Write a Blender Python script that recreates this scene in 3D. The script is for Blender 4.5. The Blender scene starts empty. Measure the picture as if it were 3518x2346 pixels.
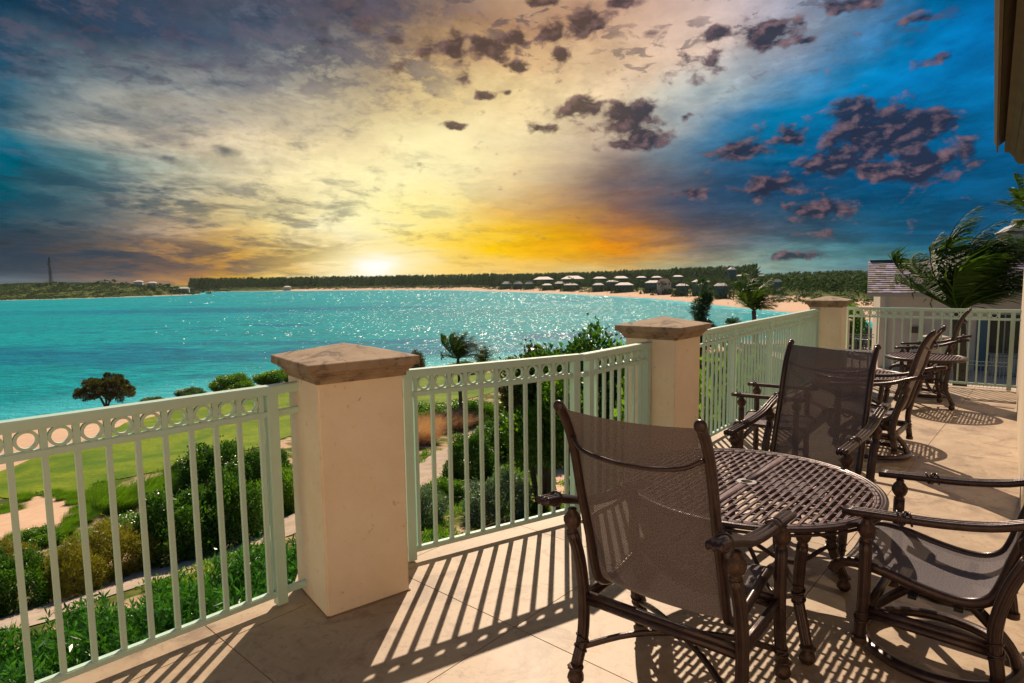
import bpy, bmesh, math, random
import numpy as np
from mathutils import Vector, Matrix
from mathutils.geometry import delaunay_2d_cdt
random.seed(7); RNG = np.random.default_rng(7)
SC = bpy.context.scene; COL = SC.collection
R_ = math.radians

# ------------------------------------------------------------------ camera, sky, sun, exposure
PITCH, ROLL, CAM_H = 0.0997, -0.0128, 1.589
cf = Vector((0, math.cos(PITCH), -math.sin(PITCH))); cu = Vector((0, math.sin(PITCH), math.cos(PITCH))); cx = Vector((1, 0, 0))
cx2 = cx*math.cos(ROLL) + cu*math.sin(ROLL); cu2 = -cx*math.sin(ROLL) + cu*math.cos(ROLL)
cam = bpy.data.cameras.new('camera'); cam.sensor_width = 36; cam.lens = 2158.2/3518*36; cam.clip_start = .05; cam.clip_end = 30000
camo = bpy.data.objects.new('camera', cam); COL.objects.link(camo)
camo.matrix_world = Matrix(((cx2.x, cu2.x, -cf.x, 0), (cx2.y, cu2.y, -cf.y, 0), (cx2.z, cu2.z, -cf.z, CAM_H), (0, 0, 0, 1)))
SC.camera = camo
SC.view_settings.view_transform = 'Standard'; SC.view_settings.look = 'None'
SC.view_settings.exposure = .30; SC.view_settings.gamma = 1; SC.view_settings.use_curve_mapping = False
SUN_AZ, SUN_EL = 4.8, 42.6
sun = bpy.data.lights.new('sun', 'SUN'); sun.energy = 4.9; sun.angle = R_(.5); sun.color = (1, .80, .60)
suno = bpy.data.objects.new('sun', sun); COL.objects.link(suno)
sd_ = Vector((math.sin(R_(SUN_AZ))*math.cos(R_(SUN_EL)), math.cos(R_(SUN_AZ))*math.cos(R_(SUN_EL)), math.sin(R_(SUN_EL))))
suno.rotation_euler = sd_.to_track_quat('Z', 'Y').to_euler()

def lin(c):
    return tuple(((v/255)/12.92 if v/255 <= .04045 else ((v/255+.055)/1.055)**2.4) for v in c)

class NT:
    """small node helper"""
    def __init__(s, nt): s.t = nt; s.n = nt.nodes; s.l = nt.links
    def new(s, typ, **kw):
        n = s.n.new(typ)
        for k, v in kw.items():
            if k == 'inp':
                for a, b in v.items():
                    if hasattr(b, 'is_output'): s.l.new(b, n.inputs[a])
                    else: n.inputs[a].default_value = b
            else: setattr(n, k, v)
        return n
    def m(s, op, a, b=None, c=None, clamp=False):
        n = s.n.new('ShaderNodeMath'); n.operation = op; n.use_clamp = clamp
        for i, v in enumerate((a, b, c)):
            if v is None: continue
            if hasattr(v, 'is_output'): s.l.new(v, n.inputs[i])
            else: n.inputs[i].default_value = v
        return n.outputs[0]
    def vm(s, op, a, b=None):
        n = s.n.new('ShaderNodeVectorMath'); n.operation = op
        for i, v in enumerate((a, b)):
            if v is None: continue
            if hasattr(v, 'is_output'): s.l.new(v, n.inputs[i])
            else: n.inputs[i].default_value = v
        return n.outputs['Value' if op in ('LENGTH', 'DOT_PRODUCT', 'DISTANCE') else 'Vector']
    def mix(s, f, a, b, typ='MIX'):
        n = s.n.new('ShaderNodeMix'); n.data_type = 'RGBA'; n.blend_type = typ
        for i, v in ((0, f), (6, a), (7, b)):
            if hasattr(v, 'is_output'): s.l.new(v, n.inputs[i])
            else: n.inputs[i].default_value = (tuple(v)+(1,) if isinstance(v, (tuple, list)) and len(v) == 3 else v)
        return n.outputs[2]
    def noise(s, vec, scale, detail=4, rough=.55, dist=0, lac=2):
        n = s.new('ShaderNodeTexNoise', inp={'Scale': scale, 'Detail': detail, 'Roughness': rough, 'Distortion': dist, 'Lacunarity': lac})
        if vec is not None: s.l.new(vec, n.inputs['Vector'])
        return n.outputs['Fac']
    def ramp(s, f, stops, interp='LINEAR'):
        n = s.n.new('ShaderNodeValToRGB'); r = n.color_ramp; r.interpolation = interp
        while len(r.elements) > 1: r.elements.remove(r.elements[-1])
        r.elements[0].position = stops[0][0]; r.elements[0].color = tuple(stops[0][1])+(1,)
        for p, c in stops[1:]:
            e = r.elements.new(p); e.color = tuple(c)+(1,)
        s.l.new(f, n.inputs[0]); return n.outputs[0]
    def sstep(s, v, a, b):
        n = s.new('ShaderNodeMapRange', interpolation_type='SMOOTHSTEP', inp={'Value': v, 'From Min': a, 'From Max': b}); return n.outputs[0]
    def comb(s, x, y, z=0.0):
        n = s.n.new('ShaderNodeCombineXYZ')
        for i, v in enumerate((x, y, z)):
            if hasattr(v, 'is_output'): s.l.new(v, n.inputs[i])
            else: n.inputs[i].default_value = v
        return n.outputs[0]

# sky colours seen in the photograph, rows by height, columns by bearing
SKY_X = [0, 200, 400, 600, 800, 1000, 1200, 1400, 1600, 1800, 2000, 2200, 2352]
SKY_T = {
 10: [(20,60,85),(60,75,95),(75,85,105),(95,90,100),(85,80,90),(150,125,110),(175,135,105),(195,155,130),(205,180,170),(170,165,180),(70,110,150),(15,100,160),(0,95,160)],
 100: [(20,75,105),(60,88,112),(66,88,112),(98,108,122),(125,118,122),(190,150,110),(205,165,122),(222,188,155),(232,203,184),(196,196,206),(50,138,196),(0,122,192),(0,115,185)],
 180: [(55,98,118),(145,156,156),(155,160,160),(118,132,142),(150,145,132),(222,185,132),(232,198,148),(236,208,172),(232,208,186),(120,158,196),(12,122,184),(0,112,178),(0,110,175)],
 260: [(65,128,148),(222,212,190),(232,212,186),(205,186,162),(226,202,160),(246,224,168),(246,224,172),(236,212,176),(126,166,190),(20,132,184),(10,105,160),(0,110,168),(0,110,170)],
 340: [(20,84,110),(156,158,152),(205,190,164),(240,220,180),(251,232,180),(252,240,186),(246,226,180),(170,150,138),(60,102,134),(30,92,134),(35,90,135),(18,84,126),(8,90,140)],
 400: [(10,125,148),(50,120,135),(190,190,170),(238,222,182),(252,238,184),(254,243,190),(240,214,165),(132,115,110),(52,80,106),(30,75,110),(28,75,115),(12,88,135),(8,88,138)],
 450: [(8,85,105),(85,110,118),(205,195,165),(242,222,170),(253,242,188),(253,240,172),(232,188,120),(126,98,92),(55,74,98),(35,72,102),(28,78,114),(10,84,128),(8,82,125)],
 505: [(28,70,86),(112,116,116),(200,175,140),(244,218,150),(254,248,200),(252,238,150),(224,168,80),(140,100,80),(80,78,92),(46,76,98),(28,82,112),(10,82,122),(8,80,120)],
 550: [(40,62,76),(95,95,98),(160,130,105),(250,210,120),(255,250,215),(250,220,120),(250,200,50),(215,140,60),(110,95,95),(60,90,110),(35,90,118),(14,82,116),(8,80,115)],
 585: [(50,62,74),(90,80,80),(220,165,100),(250,195,90),(255,252,225),(248,215,110),(250,190,30),(235,150,45),(150,120,100),(110,150,145),(85,140,145),(25,90,115),(10,80,110)],
 610: [(52,66,78),(92,80,80),(150,110,80),(222,160,80),(255,255,250),(244,205,125),(240,195,110),(215,175,100),(160,160,130),(120,155,145),(80,125,135),(30,85,105),(15,75,100)],
 632: [(70,95,110),(100,85,85),(170,120,60),(246,200,40),(255,255,252),(246,212,130),(236,200,120),(205,185,130),(160,172,145),(115,150,148),(75,115,130),(40,85,105),(25,75,95)]}
def sky_px(x, y):
    ys = sorted(SKY_T); y = min(max(y, ys[0]), ys[-1]); x = min(max(x, 0), 2352)
    cols = np.array([SKY_T[k] for k in ys], float)
    row = np.array([[np.interp(x, SKY_X, cols[j, :, ch]) for ch in range(3)] for j in range(len(ys))])
    return tuple(np.interp(y, ys, row[:, ch]) for ch in range(3))
def dir_px(azd, eld):
    a, e = R_(azd), R_(eld); d = Vector((math.sin(a)*math.cos(e), math.cos(a)*math.cos(e), math.sin(e)))
    w = d.dot(cf); return (1759+2158.2*d.dot(cx2)/w)/1.4958, (1173-2158.2*d.dot(cu2)/w)/1.4958
def px_dir(x, y):
    d = ((x*1.4958-1759)/2158.2)*cx2 - ((y*1.4958-1173)/2158.2)*cu2 + cf; d.normalize()
    return math.degrees(math.atan2(d.x, d.y)), math.degrees(math.asin(d.z))

def build_world():
    w = bpy.data.worlds.new('World'); SC.world = w; w.use_nodes = True; w.node_tree.nodes.clear(); N = NT(w.node_tree)
    tc = N.new('ShaderNodeTexCoord').outputs['Generated']
    D = N.vm('NORMALIZE', tc); sp = N.new('ShaderNodeSeparateXYZ', inp={0: D})
    X, Y, Z = sp.outputs
    az = N.m('MULTIPLY', N.m('ARCTAN2', X, Y), 180/math.pi); el = N.m('MULTIPLY', N.m('ARCSINE', Z), 180/math.pi)
    zz = N.m('ADD', N.m('MAXIMUM', Z, 0.0), .10)
    P = N.comb(N.m('DIVIDE', X, zz), N.m('DIVIDE', Y, zz), 0.0)                 # position on a flat cloud layer
    A = N.comb(az, el, 0.0)
    n1 = N.noise(N.vm('MULTIPLY', P, (1.0, .75, 1)), .9, 7, .62, .6)
    n2 = N.noise(N.vm('ADD', N.vm('MULTIPLY', P, (1.0, .8, 1)), (7.3, 2.1, 3.0)), 1.3, 6, .6, .4)
    n3 = N.noise(N.vm('MULTIPLY', A, (.07, .35, 1)), 1.0, 7, .6, .8)               # low streaks
    azw = N.m('ADD', az, N.m('MULTIPLY', N.m('SUBTRACT', n1, .5), 11.0))
    elw = N.m('ADD', N.m('ADD', el, N.m('MULTIPLY', N.m('SUBTRACT', n2, .5), N.m('ADD', 1.2, N.m('MULTIPLY', N.m('MAXIMUM', el, 0.0), .42)))),
                N.m('MULTIPLY', N.m('SUBTRACT', n3, .5), 1.8))
    u = N.m('ADD', N.m('DIVIDE', azw, 360), .5)
    rows = [0, 1.3, 2.6, 4.2, 6.5, 9, 11.5, 15, 18.5, 22]
    outs = []
    azs = [-38, -33, -28, -23.5, -19.5, -15.5, -11.5, -8, -4, 0, 4.5, 9, 13, 17.5, 22, 26, 30, 34, 38]
    for e in rows:
        st = [(0.0, lin((45, 85, 115))), (.2, lin((35, 80, 110)))]
        for a in azs:
            x, y = dir_px(a, e); st.append((a/360+.5, lin(sky_px(x, y))))
        st += [(.72, lin((25, 80, 120))), (1.0, lin((45, 85, 115)))]
        outs.append(N.ramp(u, st))
    hi = {32: ((30, 80, 120), (150, 140, 140), (220, 195, 165), (150, 150, 165), (20, 95, 150)), 50: ((40, 85, 125), (135, 140, 150), (190, 185, 175), (130, 145, 165), (35, 95, 145)), 85: ((60, 95, 130), (80, 110, 140), (95, 120, 145), (80, 110, 140), (60, 95, 130))}
    for e, (a, b, c_, d, f) in hi.items():
        rows.append(e); outs.append(N.ramp(u, [(0, lin((45, 85, 120))), (.3, lin(a)), (.43, lin(b)), (.513, lin(c_)), (.58, lin(d)), (.68, lin(f)), (1, lin((45, 85, 120)))]))
    colr = outs[0]
    for i in range(1, len(rows)):
        f = N.new('ShaderNodeMapRange', inp={'Value': elw, 'From Min': rows[i-1], 'From Max': rows[i]}).outputs[0]
        colr = N.mix(f, colr, outs[i])
    # thin cloud texture
    n4 = N.noise(N.vm('MULTIPLY', P, (1.7, 1.1, 1)), 1.5, 9, .66, .25)
    n5 = N.noise(N.vm('MULTIPLY', A, (.16, .8, 1)), 1.0, 8, .62, .4)
    low = N.sstep(el, 9.0, 3.0)
    tex = N.sstep(N.mix(low, n4, n5), .33, .67)
    fine = N.noise(N.vm('MULTIPLY', P, (4.2, 3.2, 1)), 2.2, 8, .68, .2)
    glow = N.m('MAXIMUM', N.m('MULTIPLY', N.sstep(N.vm('LENGTH', N.vm('MULTIPLY', N.vm('SUBTRACT', A, (-5., 5., 0)), (1/20., 1/14., 0))), 1.25, .35), .85), N.m('MULTIPLY', N.sstep(N.m('ABSOLUTE', N.m('SUBTRACT', az, 8.)), 16., 4.), .45))
    keep = N.m('SUBTRACT', 1.0, glow)
    gain = N.m('MULTIPLY', N.m('ADD', 1.0, N.m('MULTIPLY', N.m('SUBTRACT', tex, .55), N.m('MULTIPLY', keep, .62))), N.m('ADD', 1.0, N.m('MULTIPLY', N.m('SUBTRACT', fine, .5), N.m('MULTIPLY_ADD', keep, .55, .12))))
    colr = N.mix(1.0, colr, N.comb(gain, gain, gain), 'MULTIPLY')
    gb = N.m('MULTIPLY_ADD', glow, .07, 1.0); colr = N.mix(1.0, colr, N.comb(gb, gb, gb), 'MULTIPLY')
    # dark slate wisps, mostly on the left and up high
    left = N.m('ADD', N.m('MULTIPLY', N.sstep(az, 5.0, -22.0), .75), .14)
    wisp = N.m('MULTIPLY', N.sstep(N.m('ADD', N.m('MULTIPLY', n4, .6), N.m('MULTIPLY', n2, .4)), .49, .60), left)
    ul = N.m('MULTIPLY', N.sstep(el, 11.5, 17.5), N.sstep(az, 1.0, -9.0))
    heavy = N.m('MULTIPLY', ul, N.sstep(N.m('ADD', N.m('MULTIPLY', fine, .5), N.m('MULTIPLY', n4, .5)), .44, .56))
    colr = N.mix(N.m('MULTIPLY', heavy, .72), colr, N.mix(N.sstep(fine, .45, .6), lin((30, 50, 74)), lin((86, 82, 98))))
    colr = N.mix(N.m('MULTIPLY', wisp, .70), colr, N.mix(N.sstep(fine, .4, .6), lin((28, 52, 72)), lin((74, 84, 98))))
    # streaky bank lying low over the headland
    bank = N.m('MULTIPLY', N.sstep(N.m('ABSOLUTE', N.m('SUBTRACT', elw, 2.3)), 2.2, .5), N.m('MULTIPLY', N.sstep(az, -8., -19.), N.sstep(n5, .40, .56)))
    colr = N.mix(N.m('MULTIPLY', bank, .85), colr, N.mix(N.sstep(az, -34., -20.), lin((44, 60, 74)), lin((98, 84, 78))))
    bank2 = N.m('MULTIPLY', N.m('MULTIPLY', N.sstep(N.m('ABSOLUTE', N.m('SUBTRACT', elw, 6.4)), 2.4, .4), N.sstep(az, -16., -26.)), N.sstep(n5, .42, .56))
    colr = N.mix(N.m('MULTIPLY', bank2, .75), colr, lin((36, 68, 84)))
    # flecks of altocumulus high up
    fl = N.noise(N.vm('MULTIPLY', P, (5.0, 5.0, 1)), 2.0, 5, .6, .5)
    flm = N.m('MULTIPLY', N.m('MULTIPLY', N.sstep(fl, .54, .60), N.sstep(el, 10.0, 19.0)), N.sstep(n2, .42, .6))
    colr = N.mix(N.m('MULTIPLY', flm, .62), colr, lin((78, 72, 84)))
    # heavier puffs
    blobs = [(2020,310,150,85,1.15),(1960,260,80,50,1.1),(2110,380,120,55,1.1),(1930,370,110,50,1.05),(2120,290,110,60,1.0),(1700,345,95,32,.85),(1810,318,70,34,.75),(2000,388,130,32,.85),(1770,432,90,36,.85),(1870,480,95,32,.85),(2210,350,95,60,.5),
     (1440,270,85,42,1.1),(1480,310,70,34,1.0),(1340,248,85,38,.85),(1450,328,95,24,.75),(1250,298,58,18,.7),(1265,75,66,34,.85),(1345,52,72,42,.95),(1130,108,75,34,1.1),(1050,108,36,44,.95),
     (990,112,44,32,.85),(1195,85,36,28,.85),(1290,125,28,24,.9),(1770,78,80,42,1.1),(1645,78,36,22,.95),(1590,440,52,20,.9),(1960,6,90,24,.9),(1190,155,34,18,.8),(1060,180,34,22,.8),
     (1045,290,32,14,.75),(905,95,30,15,.95),(740,95,32,14,.9),(1110,220,28,12,.75),(1165,212,16,9,.8),(1575,268,18,12,.7),(1600,148,115,50,.55),(265,455,55,15,.8),(520,345,34,17,.7),
     (380,362,34,13,.7),(490,25,56,32,.8),(2150,135,66,17,.75),(2120,42,66,22,.6),(1240,6,46,14,.95),(1420,6,64,14,.95),(1850,95,36,14,.7),(1490,75,40,20,.6),(1830,588,80,14,.75),(1890,535,90,14,.45),(820,40,60,50,.6),(720,55,60,40,.5),(910,155,36,22,.7)]
    m = None
    for bx, by, rx, ry, s in blobs:
        a0, e0 = px_dir(bx, by); a1, e1 = px_dir(bx+rx, by); a2, e2 = px_dir(bx, by-ry)
        d = N.vm('LENGTH', N.vm('MULTIPLY', N.vm('SUBTRACT', A, (a0, e0, 0)), (1/abs(a1-a0), 1/abs(e2-e0), 0)))
        b = N.m('MULTIPLY_ADD', d, -.75*s, s)
        m = b if m is None else N.m('MAXIMUM', m, b)
    c1 = N.noise(N.vm('MULTIPLY', A, (1.0, 1.55, 1)), .55, 10, .56, .25)
    c2 = N.noise(N.vm('ADD', N.vm('MULTIPLY', A, (1.0, 1.55, 1)), (-.45, .55, 0.)), .55, 10, .6, .25)
    back = N.m('MULTIPLY', N.sstep(N.noise(P, 1.1, 3, .5), .5, .7), N.m('MAXIMUM', N.sstep(el, 24., 30.), N.sstep(N.m('ABSOLUTE', az), 42., 60.)))
    m = N.m('MAXIMUM', m, N.m('MULTIPLY', back, .7))
    dens = N.m('ADD', N.m('MULTIPLY', N.m('SUBTRACT', c1, .5), 2.1), N.m('SUBTRACT', m, .30))
    soft = N.sstep(az, -7., -12.)
    al = N.mix(soft, N.sstep(dens, -.10, .34), N.m('MULTIPLY', N.sstep(dens, -.25, .6), .8))
    litf = N.m('MULTIPLY', N.m('SUBTRACT', c1, c2), 3.6)
    edge = N.sstep(dens, .45, .0)
    base = N.mix(N.m('ADD', N.m('ADD', N.m('MULTIPLY', edge, .36), litf), N.m('MULTIPLY', N.m('SUBTRACT', fine, .5), 1.0), clamp=True), lin((40, 44, 62)), lin((136, 108, 112)))
    near = N.m('MULTIPLY', N.sstep(az, 15.0, 4.0), N.sstep(az, -25.0, -8.0))
    base = N.mix(N.m('MULTIPLY', near, .35), base, lin((120, 90, 60)))
    base = N.mix(N.sstep(az, -10., -22.), base, lin((62, 74, 88)))
    colr = N.mix(N.m('MULTIPLY', al, N.mix(N.sstep(az, 22., 30.), (.93,)*3, (.90,)*3)), colr, base)
    # the blaze on the horizon left of centre
    ga, ge = px_dir(868, 612)
    for rx_, ry_, st_, cc in ((13., 3.4, .75, (255, 222, 120)), (7.5, 2.6, .9, (255, 246, 205)), (3.0, 1.5, 1.0, (255, 255, 250))):
        g = N.sstep(N.vm('LENGTH', N.vm('MULTIPLY', N.vm('SUBTRACT', N.comb(N.m('ADD', az, N.m('MULTIPLY', N.m('SUBTRACT', n5, .5), 6.)), N.m('ADD', el, N.m('MULTIPLY', N.m('SUBTRACT', n5, .5), 1.6)), 0.0), (ga, ge, 0)), (1/rx_, 1/ry_, 0))), 1.0, .0)
        colr = N.mix(N.m('MULTIPLY', g, st_), colr, tuple(v*1.05 for v in lin(cc)))
    hs = N.new('ShaderNodeHueSaturation', inp={'Saturation': 1.07, 'Color': colr}); colr = hs.outputs[0]
    ny = N.new('ShaderNodeTexSky', sky_type='NISHITA', sun_disc=False, sun_elevation=R_(SUN_EL), sun_rotation=R_(SUN_AZ))
    b1 = N.new('ShaderNodeBackground', inp={'Color': ny.outputs[0], 'Strength': .05})
    b2 = N.new('ShaderNodeBackground', inp={'Color': colr, 'Strength': .812})
    cover = N.m('SUBTRACT', 1.0, N.m('MULTIPLY', N.sstep(Y, .35, -.5), .5))
    ms = N.new('ShaderNodeMixShader', inp={0: cover, 1: b1.outputs[0], 2: b2.outputs[0]})
    o = N.new('ShaderNodeOutputWorld', inp={0: ms.outputs[0]})
    w.cycles.sampling_method = 'MANUAL'; w.cycles.sample_map_resolution = 512
build_world()
SC.cycles.max_bounces = 8; SC.cycles.transparent_max_bounces = 24; SC.cycles.sample_clamp_indirect = 6; SC.cycles.use_denoising = True

# ------------------------------------------------------------------ mesh helpers
class MB:
    def __init__(s): s.v = []; s.f = []; s.n = 0
    def add(s, V, F):
        V = np.asarray(V, float).reshape(-1, 3); s.v.append(V)
        s.f += [tuple(int(i)+s.n for i in f) for f in F]; s.n += len(V); return s
    def box(s, c, d, ax=None):
        c = np.array(c, float); ax = np.eye(3) if ax is None else np.array(ax, float)
        V = [c + ax[0]*d[0]/2*i + ax[1]*d[1]/2*j + ax[2]*d[2]/2*k for i in (-1, 1) for j in (-1, 1) for k in (-1, 1)]
        return s.add(V, [(0,1,3,2),(4,6,7,5),(0,4,5,1),(2,3,7,6),(0,2,6,4),(1,5,7,3)])
    def bar(s, a, b, w, h):                       # box bar from a to b, w sideways, h up
        a = np.array(a, float); b = np.array(b, float); L = np.linalg.norm(b-a); d = (b-a)/L
        up = np.array([0, 0, 1.]) if abs(d[2]) < .9 else np.array([0, 1., 0]); sdv = np.cross(d, up); sdv /= np.linalg.norm(sdv); up = np.cross(sdv, d)
        return s.box((a+b)/2, (L, w, h), (d, sdv, up))
    def tube(s, P, sec, cap=True, up0=(0, 0, 1), scale=None):
        P = np.array(P, float); sec = np.array(sec, float); n = len(sec); T = np.gradient(P, axis=0); T /= np.linalg.norm(T, axis=1)[:, None]
        up = np.array(up0, float)
        if abs(T[0] @ up) > .95: up = np.array([0, 1., 0])
        V = []
        for i, (p, t) in enumerate(zip(P, T)):
            sdv = np.cross(t, up); sdv /= np.linalg.norm(sdv); up = np.cross(sdv, t); k = 1 if scale is None else scale[i]
            V.append(p + k*(sec[:, :1]*sdv + sec[:, 1:]*up))
        F = [(i*n+j, i*n+(j+1) % n, (i+1)*n+(j+1) % n, (i+1)*n+j) for i in range(len(P)-1) for j in range(n)]
        if cap: F += [tuple(range(n-1, -1, -1)), tuple(range((len(P)-1)*n, len(P)*n))]
        return s.add(np.concatenate(V), F)
    def lathe(s, prof, n=16, c=(0, 0, 0), bump=0.0, bk=5, vk=60, ax=None):
        V = []; prof = [(max(r, 1e-4), z) for r, z in prof]
        for r, z in prof:
            for j in range(n):
                a = 2*math.pi*j/n; k = 1+bump*(abs(math.sin(bk*a/2+vk*z))*abs(math.sin(bk*a/2-vk*z))*2-.6)
                V.append((r*k*math.cos(a), r*k*math.sin(a), z))
        V = np.array(V)
        if ax is not None: V = V @ np.array(ax, float)
        m = len(prof)
        F = [(i*n+j, i*n+(j+1) % n, (i+1)*n+(j+1) % n, (i+1)*n+j) for i in range(m-1) for j in range(n)]
        F += [tuple(range(n-1, -1, -1)), tuple(range((m-1)*n, m*n))]
        return s.add(V+np.array(c, float), F)
    def mesh(s, name, smooth=False, bevel=0):
        me = bpy.data.meshes.new(name); me.from_pydata(np.concatenate(s.v).tolist() if s.v else [], [], s.f)
        if smooth: me.polygons.foreach_set('use_smooth', [True]*len(me.polygons))
        me.update(); return me

def quads(name, V, k=4):
    """V: (n,k,3) array of separate k-gons -> mesh, quickly"""
    V = np.asarray(V, np.float32); n = len(V); me = bpy.data.meshes.new(name)
    me.vertices.add(n*k); me.vertices.foreach_set('co', V.ravel()); me.loops.add(n*k); me.loops.foreach_set('vertex_index', np.arange(n*k, dtype=np.int32))
    me.polygons.add(n); me.polygons.foreach_set('loop_start', np.arange(0, n*k, k, dtype=np.int32)); me.polygons.foreach_set('loop_total', np.full(n, k, np.int32))
    me.update(calc_edges=True); return me

def link(name, me, mat=None, parent=None, loc=None, rot=None, kind=None, label=None, cat=None, group=None):
    if mat is not None and not me.materials: me.materials.append(mat)
    o = bpy.data.objects.new(name, me); COL.objects.link(o)
    if parent: o.parent = parent
    if loc is not None: o.location = loc
    if rot is not None: o.rotation_euler = rot
    if kind: o['kind'] = kind
    if label: o['label'] = label
    if cat: o['category'] = cat
    if group: o['group'] = group
    return o
def thing(name, label, cat, loc=(0, 0, 0), rz=0, group=None):
    o = bpy.data.objects.new(name, None); COL.objects.link(o); o.location = loc; o.rotation_euler = (0, 0, rz)
    o['label'] = label; o['category'] = cat; o.empty_display_size = .2
    if group: o['group'] = group
    return o
def struct(name):
    o = bpy.data.objects.new(name, None); COL.objects.link(o); o['kind'] = 'structure'; return o
def dup(o, parent=None, loc=None, rz=None, label=None, scale=None):
    c = o.copy(); COL.objects.link(c); c.parent = parent
    if loc is not None: c.location = loc
    if rz is not None: c.rotation_euler = (0, 0, rz)
    if scale is not None: c.scale = scale
    if label: c['label'] = label
    for ch in list(KIDS.get(o.name, [])) or [k for k in o.children]: dup(ch, c)
    return c
KIDS = {}

def circ(r, n=12, fl=0, dep=.16, ry=None):
    ry = r if ry is None else ry
    out = []
    for i in range(n):
        a = 2*math.pi*i/n; k = 1-(dep*(1-abs(math.cos(fl*a/2))**.7) if fl else 0); out.append((r*k*math.cos(a), ry*k*math.sin(a)))
    return out
def spline(pts, n=16):
    pts = [np.array(p, float) for p in pts]; P = [2*pts[0]-pts[1]]+pts+[2*pts[-1]-pts[-2]]; out = []
    m = len(pts)-1
    for i in range(m):
        p0, p1, p2, p3 = P[i:i+4]; k = max(2, int(round(n/m)))
        for j in range(k):
            t = j/k; out.append(.5*((2*p1)+(-p0+p2)*t+(2*p0-5*p1+4*p2-p3)*t*t+(-p0+3*p1-3*p2+p3)*t**3))
    out.append(pts[-1]); return np.array(out)

# ------------------------------------------------------------------ materials
MATS = {}
def mat(name, col, rough=.6, metal=0, spec=.5, var=None, vscale=8, bump=0, bscale=60, detail=5, coat=0, island=0, trans=0, coord='Object', stain=None, fn=None):
    m = bpy.data.materials.new(name); m.use_nodes = True; m.node_tree.nodes.clear(); N = NT(m.node_tree)
    co = N.new('ShaderNodeTexCoord').outputs[coord]
    c = N.new('ShaderNodeRGB').outputs[0]; c.default_value = tuple(col)+(1,)
    if var: c = N.mix(N.sstep(N.noise(co, vscale, detail, .6), .3, .7), c, var)
    if stain: c = N.mix(N.m('MULTIPLY', N.sstep(N.noise(co, stain[1], 8, .7, .5), stain[2], stain[2]+.14), stain[3]), c, stain[0])
    if island:
        ri = N.new('ShaderNodeNewGeometry').outputs['Random Per Island']
        g = N.m('MULTIPLY_ADD', ri, island*2, 1-island); c = N.mix(1.0, c, N.comb(g, g, N.m('MULTIPLY', g, g)), 'MULTIPLY')
    b = N.new('ShaderNodeBsdfPrincipled', inp={'Base Color': c, 'Roughness': rough, 'Metallic': metal, 'Specular IOR Level': spec, 'Coat Weight': coat, 'Coat Roughness': .12})
    if bump:
        bn = N.new('ShaderNodeBump', inp={'Height': N.noise(co, bscale, 6, .6), 'Strength': bump, 'Distance': .004 if bscale > 20 else .02}); N.l.new(bn.outputs[0], b.inputs['Normal'])
    out = b.outputs[0]
    if trans:
        tr = N.new('ShaderNodeBsdfTranslucent', inp={0: N.mix(1.0, c, (1.6, 1.7, .6), 'MULTIPLY')}); out = N.new('ShaderNodeMixShader', inp={0: trans, 1: out, 2: tr.outputs[0]}).outputs[0]
    if fn: out = fn(N, co, c, b, out)
    N.new('ShaderNodeOutputMaterial', inp={0: out}); MATS[name] = m; return m

plaster = mat('stucco', (.88, .76, .60), .85, var=(.82, .68, .50), vscale=3, bump=.8, bscale=70, stain=((.20, .12, .07), 24, .60, .7))
capst = mat('cast_stone', (.28, .20, .13), .9, var=(.38, .285, .19), vscale=9, bump=.6, bscale=120, stain=((.10, .07, .055), 11, .50, .75))
railp = mat('sage_paint', (.50, .72, .64), .38, var=(.52, .69, .58), vscale=5, bump=.15, bscale=200, stain=((.20, .13, .06), 30, .74, .5))
bronze = mat('bronze_metal', (.062, .036, .033), .34, metal=.4, spec=.5, var=(.036, .021, .021), vscale=25, bump=.2, bscale=150, coat=.12)
bronze_m = mat('bronze_matte', (.12, .076, .088), .60, metal=.2, spec=.3, var=(.065, .038, .042), vscale=30, bump=.25, bscale=160)
bronze_d = mat('cast_leaf_bronze', (.10, .055, .04), .42, metal=.4, var=(.04, .024, .02), vscale=60, bump=.5, bscale=220)
blackm = mat('black_mechanism', (.02, .02, .022), .3, metal=.5)
whitew = mat('white_render', (.66, .55, .42), .8, bump=.3, bscale=60, var=(.6, .5, .38), vscale=2)
beigeh = mat('house_render', (.62, .56, .47), .85, var=(.56, .50, .42), vscale=1.5)

def tile_fn(N, co, c, b, out):
    oi = N.new('ShaderNodeObjectInfo').outputs['Random']
    P = N.new('ShaderNodeNewGeometry').outputs['Position']
    a = N.noise(P, 2.2, 9, .68, 1.4); g = N.noise(P, 22, 7, .7, 1.0)
    col = N.mix(N.sstep(a, .34, .66), (.335, .248, .162), (.43, .325, .22))
    col = N.mix(N.m('MULTIPLY', N.sstep(g, .52, .66), .55), col, (.24, .14, .07))
    col = N.mix(N.m('MULTIPLY', N.sstep(N.noise(P, 3.1, 8, .72, .8), .50, .64), .6), col, (.17, .11, .075))
    k = N.m('MULTIPLY_ADD', oi, .10, .95); col = N.mix(1.0, col, N.comb(k, k, k), 'MULTIPLY')
    N.l.new(col, b.inputs['Base Color']); r = N.m('MULTIPLY_ADD', a, .25, .42); N.l.new(r, b.inputs['Roughness'])
    bn = N.new('ShaderNodeBump', inp={'Height': g, 'Strength': .25, 'Distance': .002}); N.l.new(bn.outputs[0], b.inputs['Normal'])
    return out
tilem = mat('limestone_tile', (.6, .45, .28), .5, fn=tile_fn)
grout = mat('grout', (.25, .17, .10), .95)

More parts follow.
